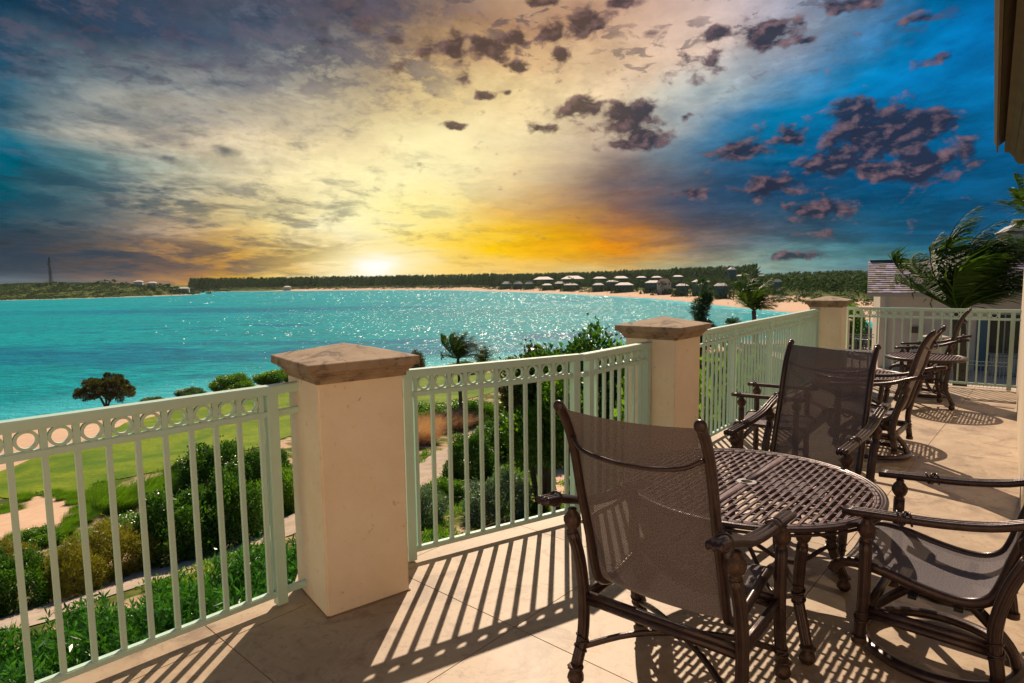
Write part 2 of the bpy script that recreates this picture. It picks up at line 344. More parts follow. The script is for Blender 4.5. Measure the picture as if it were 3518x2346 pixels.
def sling_fn(alpha):
    def fn(N, co, c, b, out):
        uv = N.new('ShaderNodeUVMap').outputs[0]; s = N.new('ShaderNodeSeparateXYZ', inp={0: uv})
        wx = N.m('SINE', N.m('MULTIPLY', s.outputs[0], 2*math.pi/.0074)); wy = N.m('SINE', N.m('MULTIPLY', s.outputs[1], 2*math.pi/.0062))
        h = N.m('MULTIPLY', wx, wy); hole = N.sstep(h, .52, .72)
        warp = N.m('MULTIPLY_ADD', N.m('ABSOLUTE', wx), .5, .6); n = N.noise(uv, 190, 2, .6)
        k = N.m('MULTIPLY', warp, N.m('MULTIPLY_ADD', N.sstep(n, .3, .7), 1.3, .45)); N.l.new(N.mix(1.0, c, N.comb(k, k, k), 'MULTIPLY'), b.inputs['Base Color'])
        bn = N.new('ShaderNodeBump', inp={'Height': h, 'Strength': .8, 'Distance': .0015}); N.l.new(bn.outputs[0], b.inputs['Normal'])
        tl = N.new('ShaderNodeBsdfTranslucent', inp={0: (.20, .135, .10, 1)}); o2 = N.new('ShaderNodeMixShader', inp={0: .08, 1: out, 2: tl.outputs[0]}).outputs[0]
        tr = N.new('ShaderNodeBsdfTransparent')
        return N.new('ShaderNodeMixShader', inp={0: N.m('MULTIPLY', hole, alpha), 1: o2, 2: tr.outputs[0]}).outputs[0]
    return fn
sling_m = mat('woven_sling', (.120, .100, .114), .50, spec=.35, fn=sling_fn(.45))

def leafm(n, col, tr=.3, isl=.45, rough=.33, spec=.5): return mat(n, col, rough, spec=spec, island=isl, trans=tr, coord='Object')
L_dark = leafm('leaf_dark', (.060, .150, .018), .35); L_fresh = leafm('leaf_fresh', (.115, .24, .018), .40); L_fine = leafm('leaf_fine', (.22, .20, .018), .35, rough=.5)
L_ole = leafm('leaf_oleander', (.050, .175, .025), .35, rough=.28, spec=.6); L_silver = leafm('leaf_silver', (.15, .23, .17), .25, rough=.4); L_pink = leafm('muhly_grass', (.50, .29, .25), .4, rough=.7)
L_tan = leafm('tan_grass', (.48, .32, .13), .3, rough=.7); L_grape = leafm('leaf_seagrape', (.115, .22, .020), .45, rough=.35); L_palm = leafm('palm_leaflet', (.060, .115, .018), .25, rough=.55, spec=.15)
L_brown = leafm('leaf_brownish', (.085, .085, .022), .2, rough=.5); L_cas = leafm('casuarina_needle', (.040, .105, .040), .2, rough=.5); L_far = leafm('forest_leaf', (.050, .095, .038), .15, .4, rough=.8, spec=.1)
L_grass = leafm('tall_grass', (.12, .24, .018), .4, rough=.5)
bark = mat('bark', (.16, .11, .075), .9, var=(.08, .055, .04), vscale=12, bump=.6, bscale=40); palmbark = mat('palm_bark', (.13, .10, .075), .9, var=(.07, .055, .045), vscale=20, bump=.6, bscale=30)
# ------------------------------------------------------------------ shape of the land
BAY=np.array([(-2500,500),(-900,690),(-626,771),(-585,788),(-529,875),(-495,965),(-520,1060),(-640,1250),(-560,1270),(-403,1229),(-227,1198),(-120,1110),(-51,997),(15,860),(65,735),(98,628),(120,550),(129,470),(131,395),(135,339),(143,285),(141,240),(128,210),(108,196),(82,184),(50,164),(16,146),(-16,132),(-42.5,116),(-49,109),(-56.5,100),(-62,94.5),(-65.5,89),(-68.5,82.5),(-73,74.5),(-96,55),(-150,20),(-300,-60),(-2500,-300)],float)
def _sd(x,y,P=BAY):
    # signed distance, positive on land
    x=np.asarray(x,float);y=np.asarray(y,float);d=np.full(x.shape,1e9);ins=np.zeros(x.shape,bool)
    for i in range(len(P)):
        a=P[i];b=P[(i+1)%len(P)];e=b-a
        t=np.clip(((x-a[0])*e[0]+(y-a[1])*e[1])/(e@e),0,1)
        d=np.minimum(d,np.hypot(x-a[0]-t*e[0],y-a[1]-t*e[1]))
        c=((a[1]>y)!=(b[1]>y));
        with np.errstate(all='ignore'): c&=(x<(b[0]-a[0])*(y-a[1])/(b[1]-a[1]+1e-12)+a[0])
        ins^=c
    return np.where(ins,-d,d)
def wav(x,y,s): return np.sin(x/s*2.1+1.3*np.sin(y/s*1.3+.5))*np.sin(y/s*1.7+1.1*np.sin(x/s*1.9+2.))
def height(x,y,sd=None):
    x=np.asarray(x,float);y=np.asarray(y,float)
    if sd is None: sd=_sd(x,y)
    r=np.hypot(x,y)
    near=np.interp(r,[0,12,25,45,65,90,130,400],[-5.5,-5.6,-8.8,-11,-12.3,-13.2,-14,-15])+.25*wav(x,y,9.)*np.clip((r-14)/20,0,1)
    shore=-17+.16*sd
    hn=np.minimum(near,shore)
    q=np.clip((sd-28)/50,0,1);q=q*q*(3-2*q);far=-17+np.clip(sd*.045,-4,1.6)+4.2*q+.5*wav(x,y,40.)*np.clip(sd/50,0,1)
    hill=np.clip((sd-110)/160,0,1)*(1+4.5*np.clip((x-120)/260,0,1))
    # headland rise on the left
    hl=np.exp(-((x+760)/190)**2-((y-1050)/130)**2)*10+np.exp(-((x+640)/300)**2-((y-1000)/110)**2)*5
    far=far+hill+np.where(sd>0,hl*np.clip(sd/40,0,1),0)
    w=np.clip((r-130)/80,0,1);w=w*w*(3-2*w)
    return np.maximum(hn*(1-w)+far*w,-21)
# ------------------------------------------------------------------ terrain, sea
def ground_fn(N, co, c, b, out):
    P = N.new('ShaderNodeNewGeometry').outputs['Position']; s = N.new('ShaderNodeSeparateXYZ', inp={0: P})
    sdn = N.new('ShaderNodeAttribute', attribute_name='shore').outputs['Fac']
    r = N.vm('LENGTH', P)
    n1 = N.noise(P, .35, 6, .65); n2 = N.noise(P, 2.2, 6, .7); nb = N.noise(P, .06, 6, .65)
    sand = N.mix(N.sstep(n2, .3, .7), (.60, .40, .27), (.70, .49, .34))
    scrub = N.mix(N.sstep(n2, .35, .65), (.045, .085, .015), (.14, .15, .03))
    farbeach = N.mix(N.sstep(r, 200, 260), N.new('ShaderNodeRGB').outputs[0], N.new('ShaderNodeRGB').outputs[0])
    w = N.m('ADD', 24.0, N.m('MULTIPLY', N.sstep(r, 180, 300), 30.0))
    edge = N.m('ADD', sdn, N.m('MULTIPLY', N.m('SUBTRACT', nb, .5), 40.0))
    left = N.sstep(s.outputs[0], -430., -500.)                     # the rocky headland has hardly any beach
    edge = N.m('ADD', edge, N.m('MULTIPLY', left, 52.0))
    veg = N.sstep(N.m('SUBTRACT', edge, w), -2.0, 8.0)
    nearv = N.m('MULTIPLY', N.sstep(r, 120, 60), N.sstep(n1, .52, .42))      # bare sand patches close to the building
    veg = N.m('MULTIPLY', veg, N.m('SUBTRACT', 1.0, N.m('MULTIPLY', nearv, .75)))
    col = N.mix(veg, sand, scrub)
    wet = N.m('MULTIPLY', N.sstep(sdn, 9.0, 3.0), N.sstep(r, 150, 200))
    col = N.mix(N.m('MULTIPLY', wet, .45), col, (.42, .33, .28))
    N.l.new(col, b.inputs['Base Color'])
    bn = N.new('ShaderNodeBump', inp={'Height': n2, 'Strength': .5, 'Distance': .15}); N.l.new(bn.outputs[0], b.inputs['Normal'])
    return out
groundm = mat('ground', (.5, .4, .25), .95, spec=.1, fn=ground_fn)
def polar_grid(a0, a1, na, r0, r1, nr, zf, name, m):
    az = np.radians(np.linspace(a0, a1, na)); rr = np.geomspace(r0, r1, nr); A, R = np.meshgrid(az, rr)
    X = R*np.sin(A); Y = R*np.cos(A); S = _sd(X, Y); Z = zf(X, Y, S)
    V = np.stack([X, Y, Z], -1).reshape(-1, 3)
    i = np.arange(nr-1)[:, None]*na+np.arange(na-1)[None]; F = np.stack([i, i+1, i+na+1, i+na], -1).reshape(-1, 4)
    me = bpy.data.meshes.new(name); me.vertices.add(len(V)); me.vertices.foreach_set('co', V.ravel().astype(np.float32)); me.loops.add(F.size); me.loops.foreach_set('vertex_index', F.ravel().astype(np.int32))
    me.polygons.add(len(F)); me.polygons.foreach_set('loop_start', np.arange(0, F.size, 4, dtype=np.int32)); me.polygons.foreach_set('loop_total', np.full(len(F), 4, np.int32)); me.polygons.foreach_set('use_smooth', np.ones(len(F), bool)); me.update(calc_edges=True)
    at = me.attributes.new('shore', 'FLOAT', 'POINT'); at.data.foreach_set('value', S.ravel().astype(np.float32))
    return link(name, me, m, kind='structure')
polar_grid(-180, 180, 900, 2.5, 3600, 300, lambda X, Y, S: height(X, Y, S), 'ground', groundm)

def sea_fn(N, co, c, b, out):
    P = N.new('ShaderNodeNewGeometry').outputs['Position']
    n1 = N.noise(N.vm('MULTIPLY', P, (1, 2.4, 1)), .0065, 5, .6, .6); n2 = N.noise(N.vm('MULTIPLY', P, (1, 2.2, 1)), .05, 5, .6)
    sdn = N.new('ShaderNodeAttribute', attribute_name='shore').outputs['Fac']
    col = N.mix(N.sstep(n1, .35, .65), (.000, .315, .385), (.000, .415, .47))
    grass = N.m('MULTIPLY', N.sstep(n1, .53, .62), N.sstep(N.m('ADD', n2, 0.0), .42, .58))
    r = N.vm('LENGTH', P)
    col = N.mix(N.m('MULTIPLY', grass, .75), col, (.000, .15, .32))
    sp_ = N.new('ShaderNodeSeparateXYZ', inp={0: P}).outputs
    for cx_, cy_, rx_, ry_ in ((-95, 158, 85, 17), (-30, 170, 45, 12), (-150, 172, 60, 14), (30, 205, 40, 14), (-200, 420, 160, 40), (-60, 190, 90, 8)):
        dd = N.vm('LENGTH', N.vm('MULTIPLY', N.vm('SUBTRACT', P, (cx_, cy_, -17)), (1/rx_, 1/ry_, 0)))
        bed = N.sstep(N.m('ADD', dd, N.m('MULTIPLY', N.m('SUBTRACT', n2, .5), 3.2)), 1.25, .45); col = N.mix(N.m('MULTIPLY', bed, .62), col, (.000, .17, .34))
    rp = N.noise(N.vm('MULTIPLY', P, (.35, 1.0, 1)), .6, 7, .72); g2 = N.m('MULTIPLY_ADD', N.sstep(rp, .3, .7), .62, .60); col = N.mix(1.0, col, N.comb(g2, g2, g2), 'MULTIPLY')
    col = N.mix(N.sstep(sdn, -22., -3.), col, (.05, .52, .60))
    w = []
    for sc_, k, st in (((.28, .75, 1), .5, 1.0), ((.9, 2.0, 1), .8, .6), ((3.0, 5.0, 1), 1.0, .22)):
        w.append(N.m('MULTIPLY', N.noise(N.vm('MULTIPLY', P, sc_), k, 4, .6, .5), st))
    def slope(sc, k, amp):
        n = N.new('ShaderNodeTexNoise', inp={'Vector': N.vm('MULTIPLY', P, sc), 'Scale': k, 'Detail': 2, 'Roughness': .5}); return N.vm('MULTIPLY', N.vm('SUBTRACT', n.outputs['Color'], (.5, .5, .5)), (amp, amp, 0))
    s1 = slope((3.0, 1.3, 1), 1.0, 3.1); s2 = slope((1.05, .17, 1), 1.0, 3.3); s3 = slope((.45, .024, 1), 1.0, 3.6)
    sl = N.mix(N.sstep(r, 110., 260.), s1, s2); sl = N.mix(N.sstep(r, 330., 700.), sl, s3)
    nn = N.vm('NORMALIZE', N.vm('ADD', sl, (0, 0, 1)))
    h = N.m('ADD', N.m('ADD', w[0], w[1]), w[2])
    bn = N.new('ShaderNodeBump', inp={'Height': h, 'Strength': 1.0, 'Distance': 1.25}).outputs[0]
    fm = N.m('MULTIPLY', N.sstep(N.noise(N.vm('MULTIPLY', P, (.55, .9, 1)), 1.0, 3, .6), .70, .75), N.sstep(N.noise(P, .03, 3, .5), .48, .6))
    df = N.new('ShaderNodeBsdfDiffuse', inp={0: N.mix(N.m('MULTIPLY', fm, .45), col, (.75, .8, .8)), 'Normal': bn})
    gl = N.new('ShaderNodeBsdfGlossy', inp={0: (1, .93, .88, 1), 'Roughness': .17, 'Normal': nn})
    g2_ = N.new('ShaderNodeBsdfGlossy', inp={0: (1, .93, .88, 1), 'Roughness': .50}); m1_ = N.new('ShaderNodeMixShader', inp={0: .022, 1: df.outputs[0], 2: g2_.outputs[0]}).outputs[0]
    return N.new('ShaderNodeMixShader', inp={0: .022, 1: m1_, 2: gl.outputs[0]}).outputs[0]
seam = mat('sea_water', (0, .5, .5), .1, fn=sea_fn)
polar_grid(-75, 75, 260, 50, 3600, 130, lambda X, Y, S: np.full(X.shape, -17.0), 'sea', seam)

def sheet(name, poly, m, lift, step, noise=.0, kind='structure'):
    """a patch of ground laid on the terrain, outline given in metres"""
    P = []
    n = len(poly)
    for i in range(n):
        a = np.array(poly[i]); b = np.array(poly[(i+1) % n]); k = max(1, int(np.linalg.norm(b-a)/step))
        for j in range(k):
            q = a+(b-a)*j/k; P.append(Vector((q[0]+noise*random.uniform(-1, 1), q[1]+noise*random.uniform(-1, 1))))
    nb = len(P); xs = [p.x for p in P]; ys = [p.y for p in P]; pp = np.array([(p.x, p.y) for p in P])
    gx, gy = np.meshgrid(np.arange(min(xs), max(xs), step), np.arange(min(ys), max(ys), step)); s = _sd(gx, gy, pp)
    for x, y in zip(gx[s < -step*.45], gy[s < -step*.45]): P.append(Vector((x+random.uniform(-.1, .1)*step, y+random.uniform(-.1, .1)*step)))
    V, E, F, *_ = delaunay_2d_cdt(P, [(i, (i+1) % nb) for i in range(nb)], [list(range(nb))], 1, 1e-4)
    vx = np.array([v.x for v in V]); vy = np.array([v.y for v in V]); z = height(vx, vy)+lift
    me = bpy.data.meshes.new(name); me.from_pydata(np.stack([vx, vy, z], -1).tolist(), [], [tuple(f) for f in F]); me.update()
    return link(name, me, m, kind=kind)
def lawn_fn(N, co, c, b, out):
    P = N.new('ShaderNodeNewGeometry').outputs['Position']
    n1 = N.noise(P, .22, 6, .62, .8); n2 = N.noise(N.vm('MULTIPLY', P, (1, 1.4, 1)), 3.0, 6, .7)
    col = N.mix(N.sstep(n1, .3, .7), (.075, .165, .006), (.215, .28, .010)); col = N.mix(N.m('MULTIPLY', N.sstep(n2, .45, .65), .5), col, (.05, .12, .008))
    N.l.new(col, b.inputs['Base Color']); bn = N.new('ShaderNodeBump', inp={'Height': n2, 'Strength': .8, 'Distance': .06}); N.l.new(bn.outputs[0], b.inputs['Normal']); return out
lawnm = mat('lawn_grass', (.1, .2, .01), .85, spec=.15, fn=lawn_fn)
sandm = mat('pale_sand', (.66, .46, .32), .95, spec=.1, var=(.58, .39, .26), vscale=1.2, bump=.6, bscale=9, stain=((.20, .19, .07), 1.5, .60, .7))
pathm = mat('sandy_path', (.50, .41, .33), .95, spec=.1, var=(.40, .32, .24), vscale=1.0, bump=.5, bscale=9, stain=((.20, .16, .10), 2.5, .54, .7))
LAWN = [(-32.6,32.9),(-32.9,36),(-31.75,37.7),(-30.2,37.1),(-29.65,38.5),(-28.25,37.6),(-25.5,35.75),(-27,39.5),(-23.4,41),(-21,45.8),(-19.2,53.2),(-11.4,66.8),(-5,75.7),(1.5,82.2),(5.9,90.4),(6.7,102.4),(-15.8,93.6),(-32.7,83.8),(-36.7,77.9),(-38.4,72.9),(-38.2,67.5),(-40,63.7),(-37.4,56),(-37.8,49.9),(-37.4,44.6),(-37.2,37.7)]
BEACH = [(-32,31),(-36,36),(-37,48),(-38,60),(-37.5,70),(-35.5,80),(-30,86.5),(-16,95),(6,104),(14,110),(14,135),(-16,131.5),(-44.5,120.5),(-58,103),(-64.5,97),(-68.5,91),(-71.5,84),(-78,73.5),(-92,56),(-60,30),(-42,24)]
PATH = [(-5.57,32.24),(-4.9,35.37),(-4.0,39.0),(-3.57,41.24),(-2.64,50.37),(-1.69,55.3),(-.4,58.69),(.07,62.1),(-.43,64.84),(-1.58,59.93),(-3.76,53.95),(-4.82,47.41),(-6.02,43.83),(-6.79,39.61),(-11.04,28.56),(-11.59,26.25),(-12.58,24.82),(-13.68,23.0),(-14.23,21.52),(-14.46,20.49),(-15.2,18.9),(-16.2,17.2),(-15.4,16.0),(-14.19,16.42),(-13.25,17.09),(-13.17,18.6),(-12.62,19.69),(-12.12,20.69),(-11.6,22.81),(-10.54,23.8),(-9.76,25.14)]
BUNKER = [(-24.93,26.01),(-27.44,30.83),(-28.0,32.3),(-28.6,34.0),(-29.5,36.0),(-29.3,37.5),(-27.58,36.62),(-25.04,35.01),(-22.43,31.47),(-21.72,29.35),(-21.08,27.96),(-22.2,28.2),(-23.0,27.6),(-23.64,26.47)]
SANDP = [(.99,38.77),(2.37,40.12),(4.73,40.0),(5.16,34.94),(3.48,29.45),(1.39,28.64),(.84,29.23)]
sheet('near_beach', BEACH, sandm, .02, 2.5, .2); sheet('lawn', LAWN, lawnm, .05, 1.6, .25); sheet('sand_path', PATH, pathm, .04, .6, .06); sheet('sand_hollow', BUNKER, sandm, .065, .7, .1); sheet('sand_patch', SANDP, sandm, .03, .7, .25)

# ------------------------------------------------------------------ terrace floor
TERR = [(-3.88,.27),(-1.16,3.14),(-1.2,3.36),(-.95,3.5),(-.62,3.53),(.36,4.14),(.92,4.86),(1.02,5.22),(1.2,5.32),(1.63,5.77),(4.3,9.2),(4.35,9.55),(4.75,9.95),(5.23,9.62),(7.05,8.15),(3.25,3.72),(2.75,1.5),(2.3,-1.6),(-4.9,-1.6)]
def prism(name, poly, z0, z1, m, parent=None, **kw):
    n = len(poly); V = [(x, y, z0) for x, y in poly]+[(x, y, z1) for x, y in poly]
    bm = bmesh.new(); vs = [bm.verts.new(v) for v in V]
    bm.faces.new(vs[n:]); bm.faces.new(vs[:n][::-1])
    for i in range(n): bm.faces.new((vs[i], vs[(i+1) % n], vs[n+(i+1) % n], vs[n+i]))
    bmesh.ops.recalc_face_normals(bm, faces=bm.faces); bmesh.ops.triangulate(bm, faces=[f for f in bm.faces if len(f.verts) > 4])
    me = bpy.data.meshes.new(name); bm.to_mesh(me); bm.free(); return link(name, me, m, parent, **kw)
floor = struct('terrace_floor')
prism('floor_slab', TERR, -.45, -.005, grout, floor)
def inset_clip(sub, tile):
    P = list(sub)
    for i in range(len(tile)):
        a = tile[i]; b = tile[(i+1) % len(tile)]; Q = []
        side = lambda p: (b[0]-a[0])*(p[1]-a[1])-(b[1]-a[1])*(p[0]-a[0])
        for j in range(len(P)):
            p, q = P[j], P[(j+1) % len(P)]; sp_, sq = side(p), side(q)
            if sp_ >= 0: Q.append(p)
            if (sp_ > 0) != (sq > 0) and sp_ != sq:
                t = sp_/(sp_-sq); Q.append((p[0]+t*(q[0]-p[0]), p[1]+t*(q[1]-p[1])))
        P = Q
        if len(P) < 3: return []
    return P
TS, TA = .92, R_(-41.5)
e1 = np.array([math.cos(TA), math.sin(TA)]); e2 = np.array([-e1[1], e1[0]]); o0 = np.array([-.005, 2.735])
g_ = .0022
for i in range(-9, 10):
    for j in range(-7, 12):
        q = o0+e1*TS*i+e2*TS*j; c4 = [tuple(q+e1*a+e2*b) for a, b in ((g_, g_), (TS-g_, g_), (TS-g_, TS-g_), (g_, TS-g_))]
        P = inset_clip(TERR, c4)
        if len(P) < 3: continue
        ar = abs(sum(P[k][0]*P[(k+1) % len(P)][1]-P[(k+1) % len(P)][0]*P[k][1] for k in range(len(P))))/2
        if ar < .004: continue
        prism('tile', P, -.006, random.uniform(-.0004, .0004), tilem, floor)
# building wall below the terrace
w0 = struct('building_wall'); INN = [(x*1, y*1) for x, y in TERR]
prism('lower_wall', [(-3.7,.1),(-1.05,3.0),(-1.05,3.3),(-.6,3.4),(.42,4.0),(1.0,4.75),(1.1,5.15),(1.7,5.65),(4.4,9.1),(4.45,9.5),(4.8,9.8),(6.9,8.15),(3.2,3.6),(2.7,1.4),(2.2,-1.5),(-4.7,-1.5)], -7, -.452, whitew, w0)

# ------------------------------------------------------------------ pillars
def sq(c, a, w, d):
    e1 = np.array([math.cos(a), math.sin(a)]); e2 = np.array([-e1[1], e1[0]]); return [tuple(np.array(c)+e1*i*w/2+e2*j*d/2) for i, j in ((-1,-1),(1,-1),(1,1),(-1,1))]
def pillar(c, deg, label):
    a = R_(deg); t = thing('pillar', label, 'pillar', (c[0], c[1], 0), a, 'stone capped pillars between the railings')
    w, d = .4325, .424
    bm = bmesh.new(); bmesh.ops.create_cube(bm, size=1)
    for v in bm.verts: v.co = (v.co.x*w, v.co.y*d, (v.co.z+.5)*1.119+.004)
    bmesh.ops.bevel(bm, geom=[e for e in bm.edges if abs(e.verts[0].co.z-e.verts[1].co.z) > .5], offset=.008, segments=2, affect='EDGES')
    me = bpy.data.meshes.new('shaft'); bm.to_mesh(me); bm.free(); link('shaft', me, plaster, t)
    # dark joint at the foot
    m = MB(); m.box((0, 0, .0035), (w+.008, d+.008, .005)); link('base_joint', m.mesh('base_joint'), grout, t)
    prof = [(.004, 1.118), (.012, 1.121), (.012, 1.137), (.020, 1.141), (.026, 1.155), (.038, 1.162), (.040, 1.172), (.0565, 1.176), (.0615, 1.18), (.0615, 1.2165), (.057, 1.2195)]
    V = []; 
    for o, z in prof: V += [(-w/2-o, -d/2-o, z), (w/2+o, -d/2-o, z), (w/2+o, d/2+o, z), (-w/2-o, d/2+o, z)]
    n = len(prof); F = [(4*i+k, 4*i+(k+1) % 4, 4*i+4+(k+1) % 4, 4*i+4+k) for i in range(n-1) for k in range(4)]
    V.append((0, 0, 1.281)); F += [(4*n-4+k, 4*n-4+(k+1) % 4, 4*n) for k in range(4)]+[(3, 2, 1, 0)]
    m = MB(); m.add(V, F); link('cap', m.mesh('cap'), capst, t)
    return t
pillar((-.844, 3.129), 37.25, 'nearest stone capped beige pillar with a chipped front corner')
pillar((1.19, 4.92), 49.66, 'middle beige pillar with a stone cap behind the nearest chair')
pillar((4.675, 9.267), 53.15, 'farthest beige pillar at the corner of the terrace')

# ------------------------------------------------------------------ railings
RT = 1.098
def box_mesh(n, dx, dy, dz):
    m = MB(); m.box((0, 0, dz/2), (dx, dy, dz)); return m.mesh(n)
M_BAL = box_mesh('baluster', .0205, .0205, .865); M_POST = box_mesh('post', .05, .05, 1.045); M_STILE = box_mesh('stile', .024, .020, .080)
for m_ in (M_BAL, M_POST, M_STILE): m_.materials.append(railp)
_m = MB(); _P = [(.0365*math.cos(a), 0, .0365*math.sin(a)) for a in np.linspace(0, 2*math.pi, 29)]
V = []; nn = 28
for i in range(nn):
    a = 2*math.pi*i/nn
    for r, y in ((.0400, -.0095), (.0400, .0095), (.0285, .0095), (.0285, -.0095)): V.append((r*math.cos(a), y, r*math.sin(a)))
_m.add(V, [(4*i+k, 4*i+(k+1) % 4, 4*((i+1) % nn)+(k+1) % 4, 4*((i+1) % nn)+k) for i in range(nn) for k in range(4)]); M_RING = _m.mesh('ring'); M_RING.materials.append(railp)
def fence(A, B, bals, posts, label, t0=0, t1=None, foot=True):
    A = np.array(A, float); B = np.array(B, float); d = B-A; L = np.linalg.norm(d); d /= L; t1 = L if t1 is None else t1
    root = thing('railing', label, 'railing', (A[0], A[1], 0), math.atan2(d[1], d[0]), 'sage green metal railings round the terrace')
    def rail(n, z0, z1, w):
        bm = bmesh.new(); bmesh.ops.create_cube(bm, size=1)
        for v in bm.verts: v.co = ((v.co.x+.5)*(t1-t0)+t0, v.co.y*w, (v.co.z+.5)*(z1-z0)+z0)
        bmesh.ops.bevel(bm, geom=[e for e in bm.edges if abs(e.verts[0].co.x-e.verts[1].co.x) > .3], offset=.004, segments=2, affect='EDGES')
        me = bpy.data.meshes.new(n); bm.to_mesh(me); bm.free(); return link(n, me, railp, root)
    rail('top_rail', 1.055, RT, .062); rail('ring_rail', .946, .976, .032); rail('bottom_rail', .052, .082, .032)
    for t in posts: link('post', M_POST, None, root, (t, 0, .012)); m = MB(); 
    for t in bals:
        link('baluster', M_BAL, None, root, (t, 0, .0815)); link('stile', M_STILE, None, root, (t, 0, .9755))
    for a, b in zip(bals[:-1], bals[1:]):
        if b-a < .14: link('ring', M_RING, None, root, ((a+b)/2, 0, 1.0155))
    return root
p = .1045
d1 = np.array([.6885, .7252]); A1 = np.array([-1.859, 2.222])-d1*2.9
fence(A1, A1+d1*4.2, [2.9+.027+p*k for k in range(-26, 10)], [2.9+1.02, 2.9+.027-26.7*p], 'sage green railing at the left edge of the terrace overlooking the lawn', t0=0, t1=2.9+1.24)
fence((-.587, 3.423), (.40, 4.026), [.051+p*k-.0005*k for k in range(11)], [.001, 1.163], 'sage green railing between the nearest pillar and the bend', t0=-.04, t1=1.21)
fence((.475, 4.07), (1.037, 4.75), [.135+.1035*k for k in range(7)], [.045, .855], 'short sage green railing section behind the nearest chair', t0=-.045, t1=.93)
bl = []; P3 = [.855, 2.10, 3.36, 4.42]
s_ = .085
for k in range(4):
    a = ([-.03]+P3)[k]; b = P3[k]; n = int(round((b-a)/.1075)); bl.append([a+(b-a)*(i+.0)/n for i in range(1, n)])
f3 = fence((1.72, 5.70), (4.74, 9.50), bl[0], P3, 'long sage green railing running from middle pillar to far corner pillar', t0=-.1, t1=4.45)
for g in bl[1:]:
    for t in g: link('baluster', M_BAL, None, f3, (t, 0, .0815)); link('stile', M_STILE, None, f3, (t, 0, .9755))
    for a, b in zip(g[:-1], g[1:]): link('ring', M_RING, None, f3, ((a+b)/2, 0, 1.0155))
f4 = fence((5.10, 9.55), (6.67, 8.30), [.10+.105*k for k in range(8)], [.0, .96, 1.985], 'sage green railing closing the far end of the terrace', t0=-.03, t1=2.08)
g = [1.10+.1052*k for k in range(8)]
for t in g: link('baluster', M_BAL, None, f4, (t, 0, .0815)); link('stile', M_STILE, None, f4, (t, 0, .9755))
for a, b in zip(g[:-1], g[1:]): link('ring', M_RING, None, f4, ((a+b)/2, 0, 1.0155))

# ------------------------------------------------------------------ the building's own wall on the right and the cornice overhead
bw = thing('villa_wall', 'cream rendered villa wall running along the right edge of the terrace', 'wall')
prism('wall_panel', [(6.45,7.93),(7.0,8.62),(8.2,7.6),(3.8,2.2),(3.3,-1.8),(2.2,-1.75),(2.72,1.5),(3.22,3.86)], -.01, 3.6, whitew, bw)
prism('back_panel', [(-4.9,-1.8),(-4.9,-1.62),(2.2,-1.62),(2.2,-1.8)], -.01, 3.6, whitew, bw)
wd = np.array([math.sin(R_(37.4)), math.cos(R_(37.4)), 0]); wn = np.array([wd[1], -wd[0], 0]); E0 = np.array([6.75, 8.27, 0])
cr = thing('roof_cornice', 'dark shaded moulded cornice hanging overhead at the top right', 'cornice', )
def extr(name, prof, a, b, m, parent):
    n = len(prof); V = [E0+wd*t+wn*s+np.array([0, 0, z]) for t in (a, b) for s, z in prof]
    F = [tuple(range(n)), tuple(range(2*n-1, n-1, -1))]+[(i, n+i, n+(i+1) % n, (i+1) % n) for i in range(n)]
    q = MB(); q.add(V, F); link(name, q.mesh(name), m, parent)
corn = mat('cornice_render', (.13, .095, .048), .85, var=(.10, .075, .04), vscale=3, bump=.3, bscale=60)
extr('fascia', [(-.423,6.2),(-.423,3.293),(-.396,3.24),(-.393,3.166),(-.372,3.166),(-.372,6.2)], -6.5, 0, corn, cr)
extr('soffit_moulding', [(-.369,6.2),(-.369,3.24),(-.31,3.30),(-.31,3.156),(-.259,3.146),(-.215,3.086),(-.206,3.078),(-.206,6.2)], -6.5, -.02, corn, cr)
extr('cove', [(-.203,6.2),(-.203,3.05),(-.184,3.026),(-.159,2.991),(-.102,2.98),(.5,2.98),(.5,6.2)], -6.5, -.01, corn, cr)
# ------------------------------------------------------------------ terrace furniture
def fluted(P, r, fl=10, seg=40, scale=None):
    m = MB(); m.tube(P, circ(r, seg, fl, .17), scale=scale); return m
def reed_sec(w, h, n=3, k=8):
    top = [(-w+2*w*i/(n*k), h*(.45+.55*abs(math.sin(math.pi*n*i/(n*k))))) for i in range(n*k+1)]
    return top+[(x, -z) for x, z in reversed(top)]
def wraps(P, r, n=3, tilt=.35):
    m = MB(); P = np.array(P, float); T = P[-1]-P[0]; T /= np.linalg.norm(T)
    for i in range(n):
        c = P[0]+(P[-1]-P[0])*(i+.5)/n; q = Matrix.Rotation(tilt*(1 if i % 2 else -1), 3, 'X') @ Vector((0, 0, 1))
        ax = np.array(T)+tilt*(1 if i % 2 else -1)*np.array([.7, .4, .3]); ax /= np.linalg.norm(ax); u = np.cross(ax, [0, .3, 1.]); u /= np.linalg.norm(u); v = np.cross(ax, u)
        R = [c+r*(u*math.cos(a)+v*math.sin(a)) for a in np.linspace(0, 2*math.pi, 17)[:-1]]; R.append(R[0]); m.tube(R, circ(.0042, 6), cap=False, up0=ax)
    return m
CONE = [(.016,0),(.021,.006),(.021,.012),(.015,.016),(.024,.028),(.0315,.045),(.031,.062),(.023,.078),(.014,.090),(.017,.095),(.012,.100)]
m = MB(); m.lathe(CONE, 24, bump=.10, bk=8, vk=150); M_CONE = m.mesh('finial', True); M_CONE.materials.append(bronze_d)
BALL = [(.012,0),(.020,.004),(.030,.018),(.032,.032),(.026,.048),(.016,.058),(.016,.062),(.029,.066),(.031,.072),(.026,.078)]
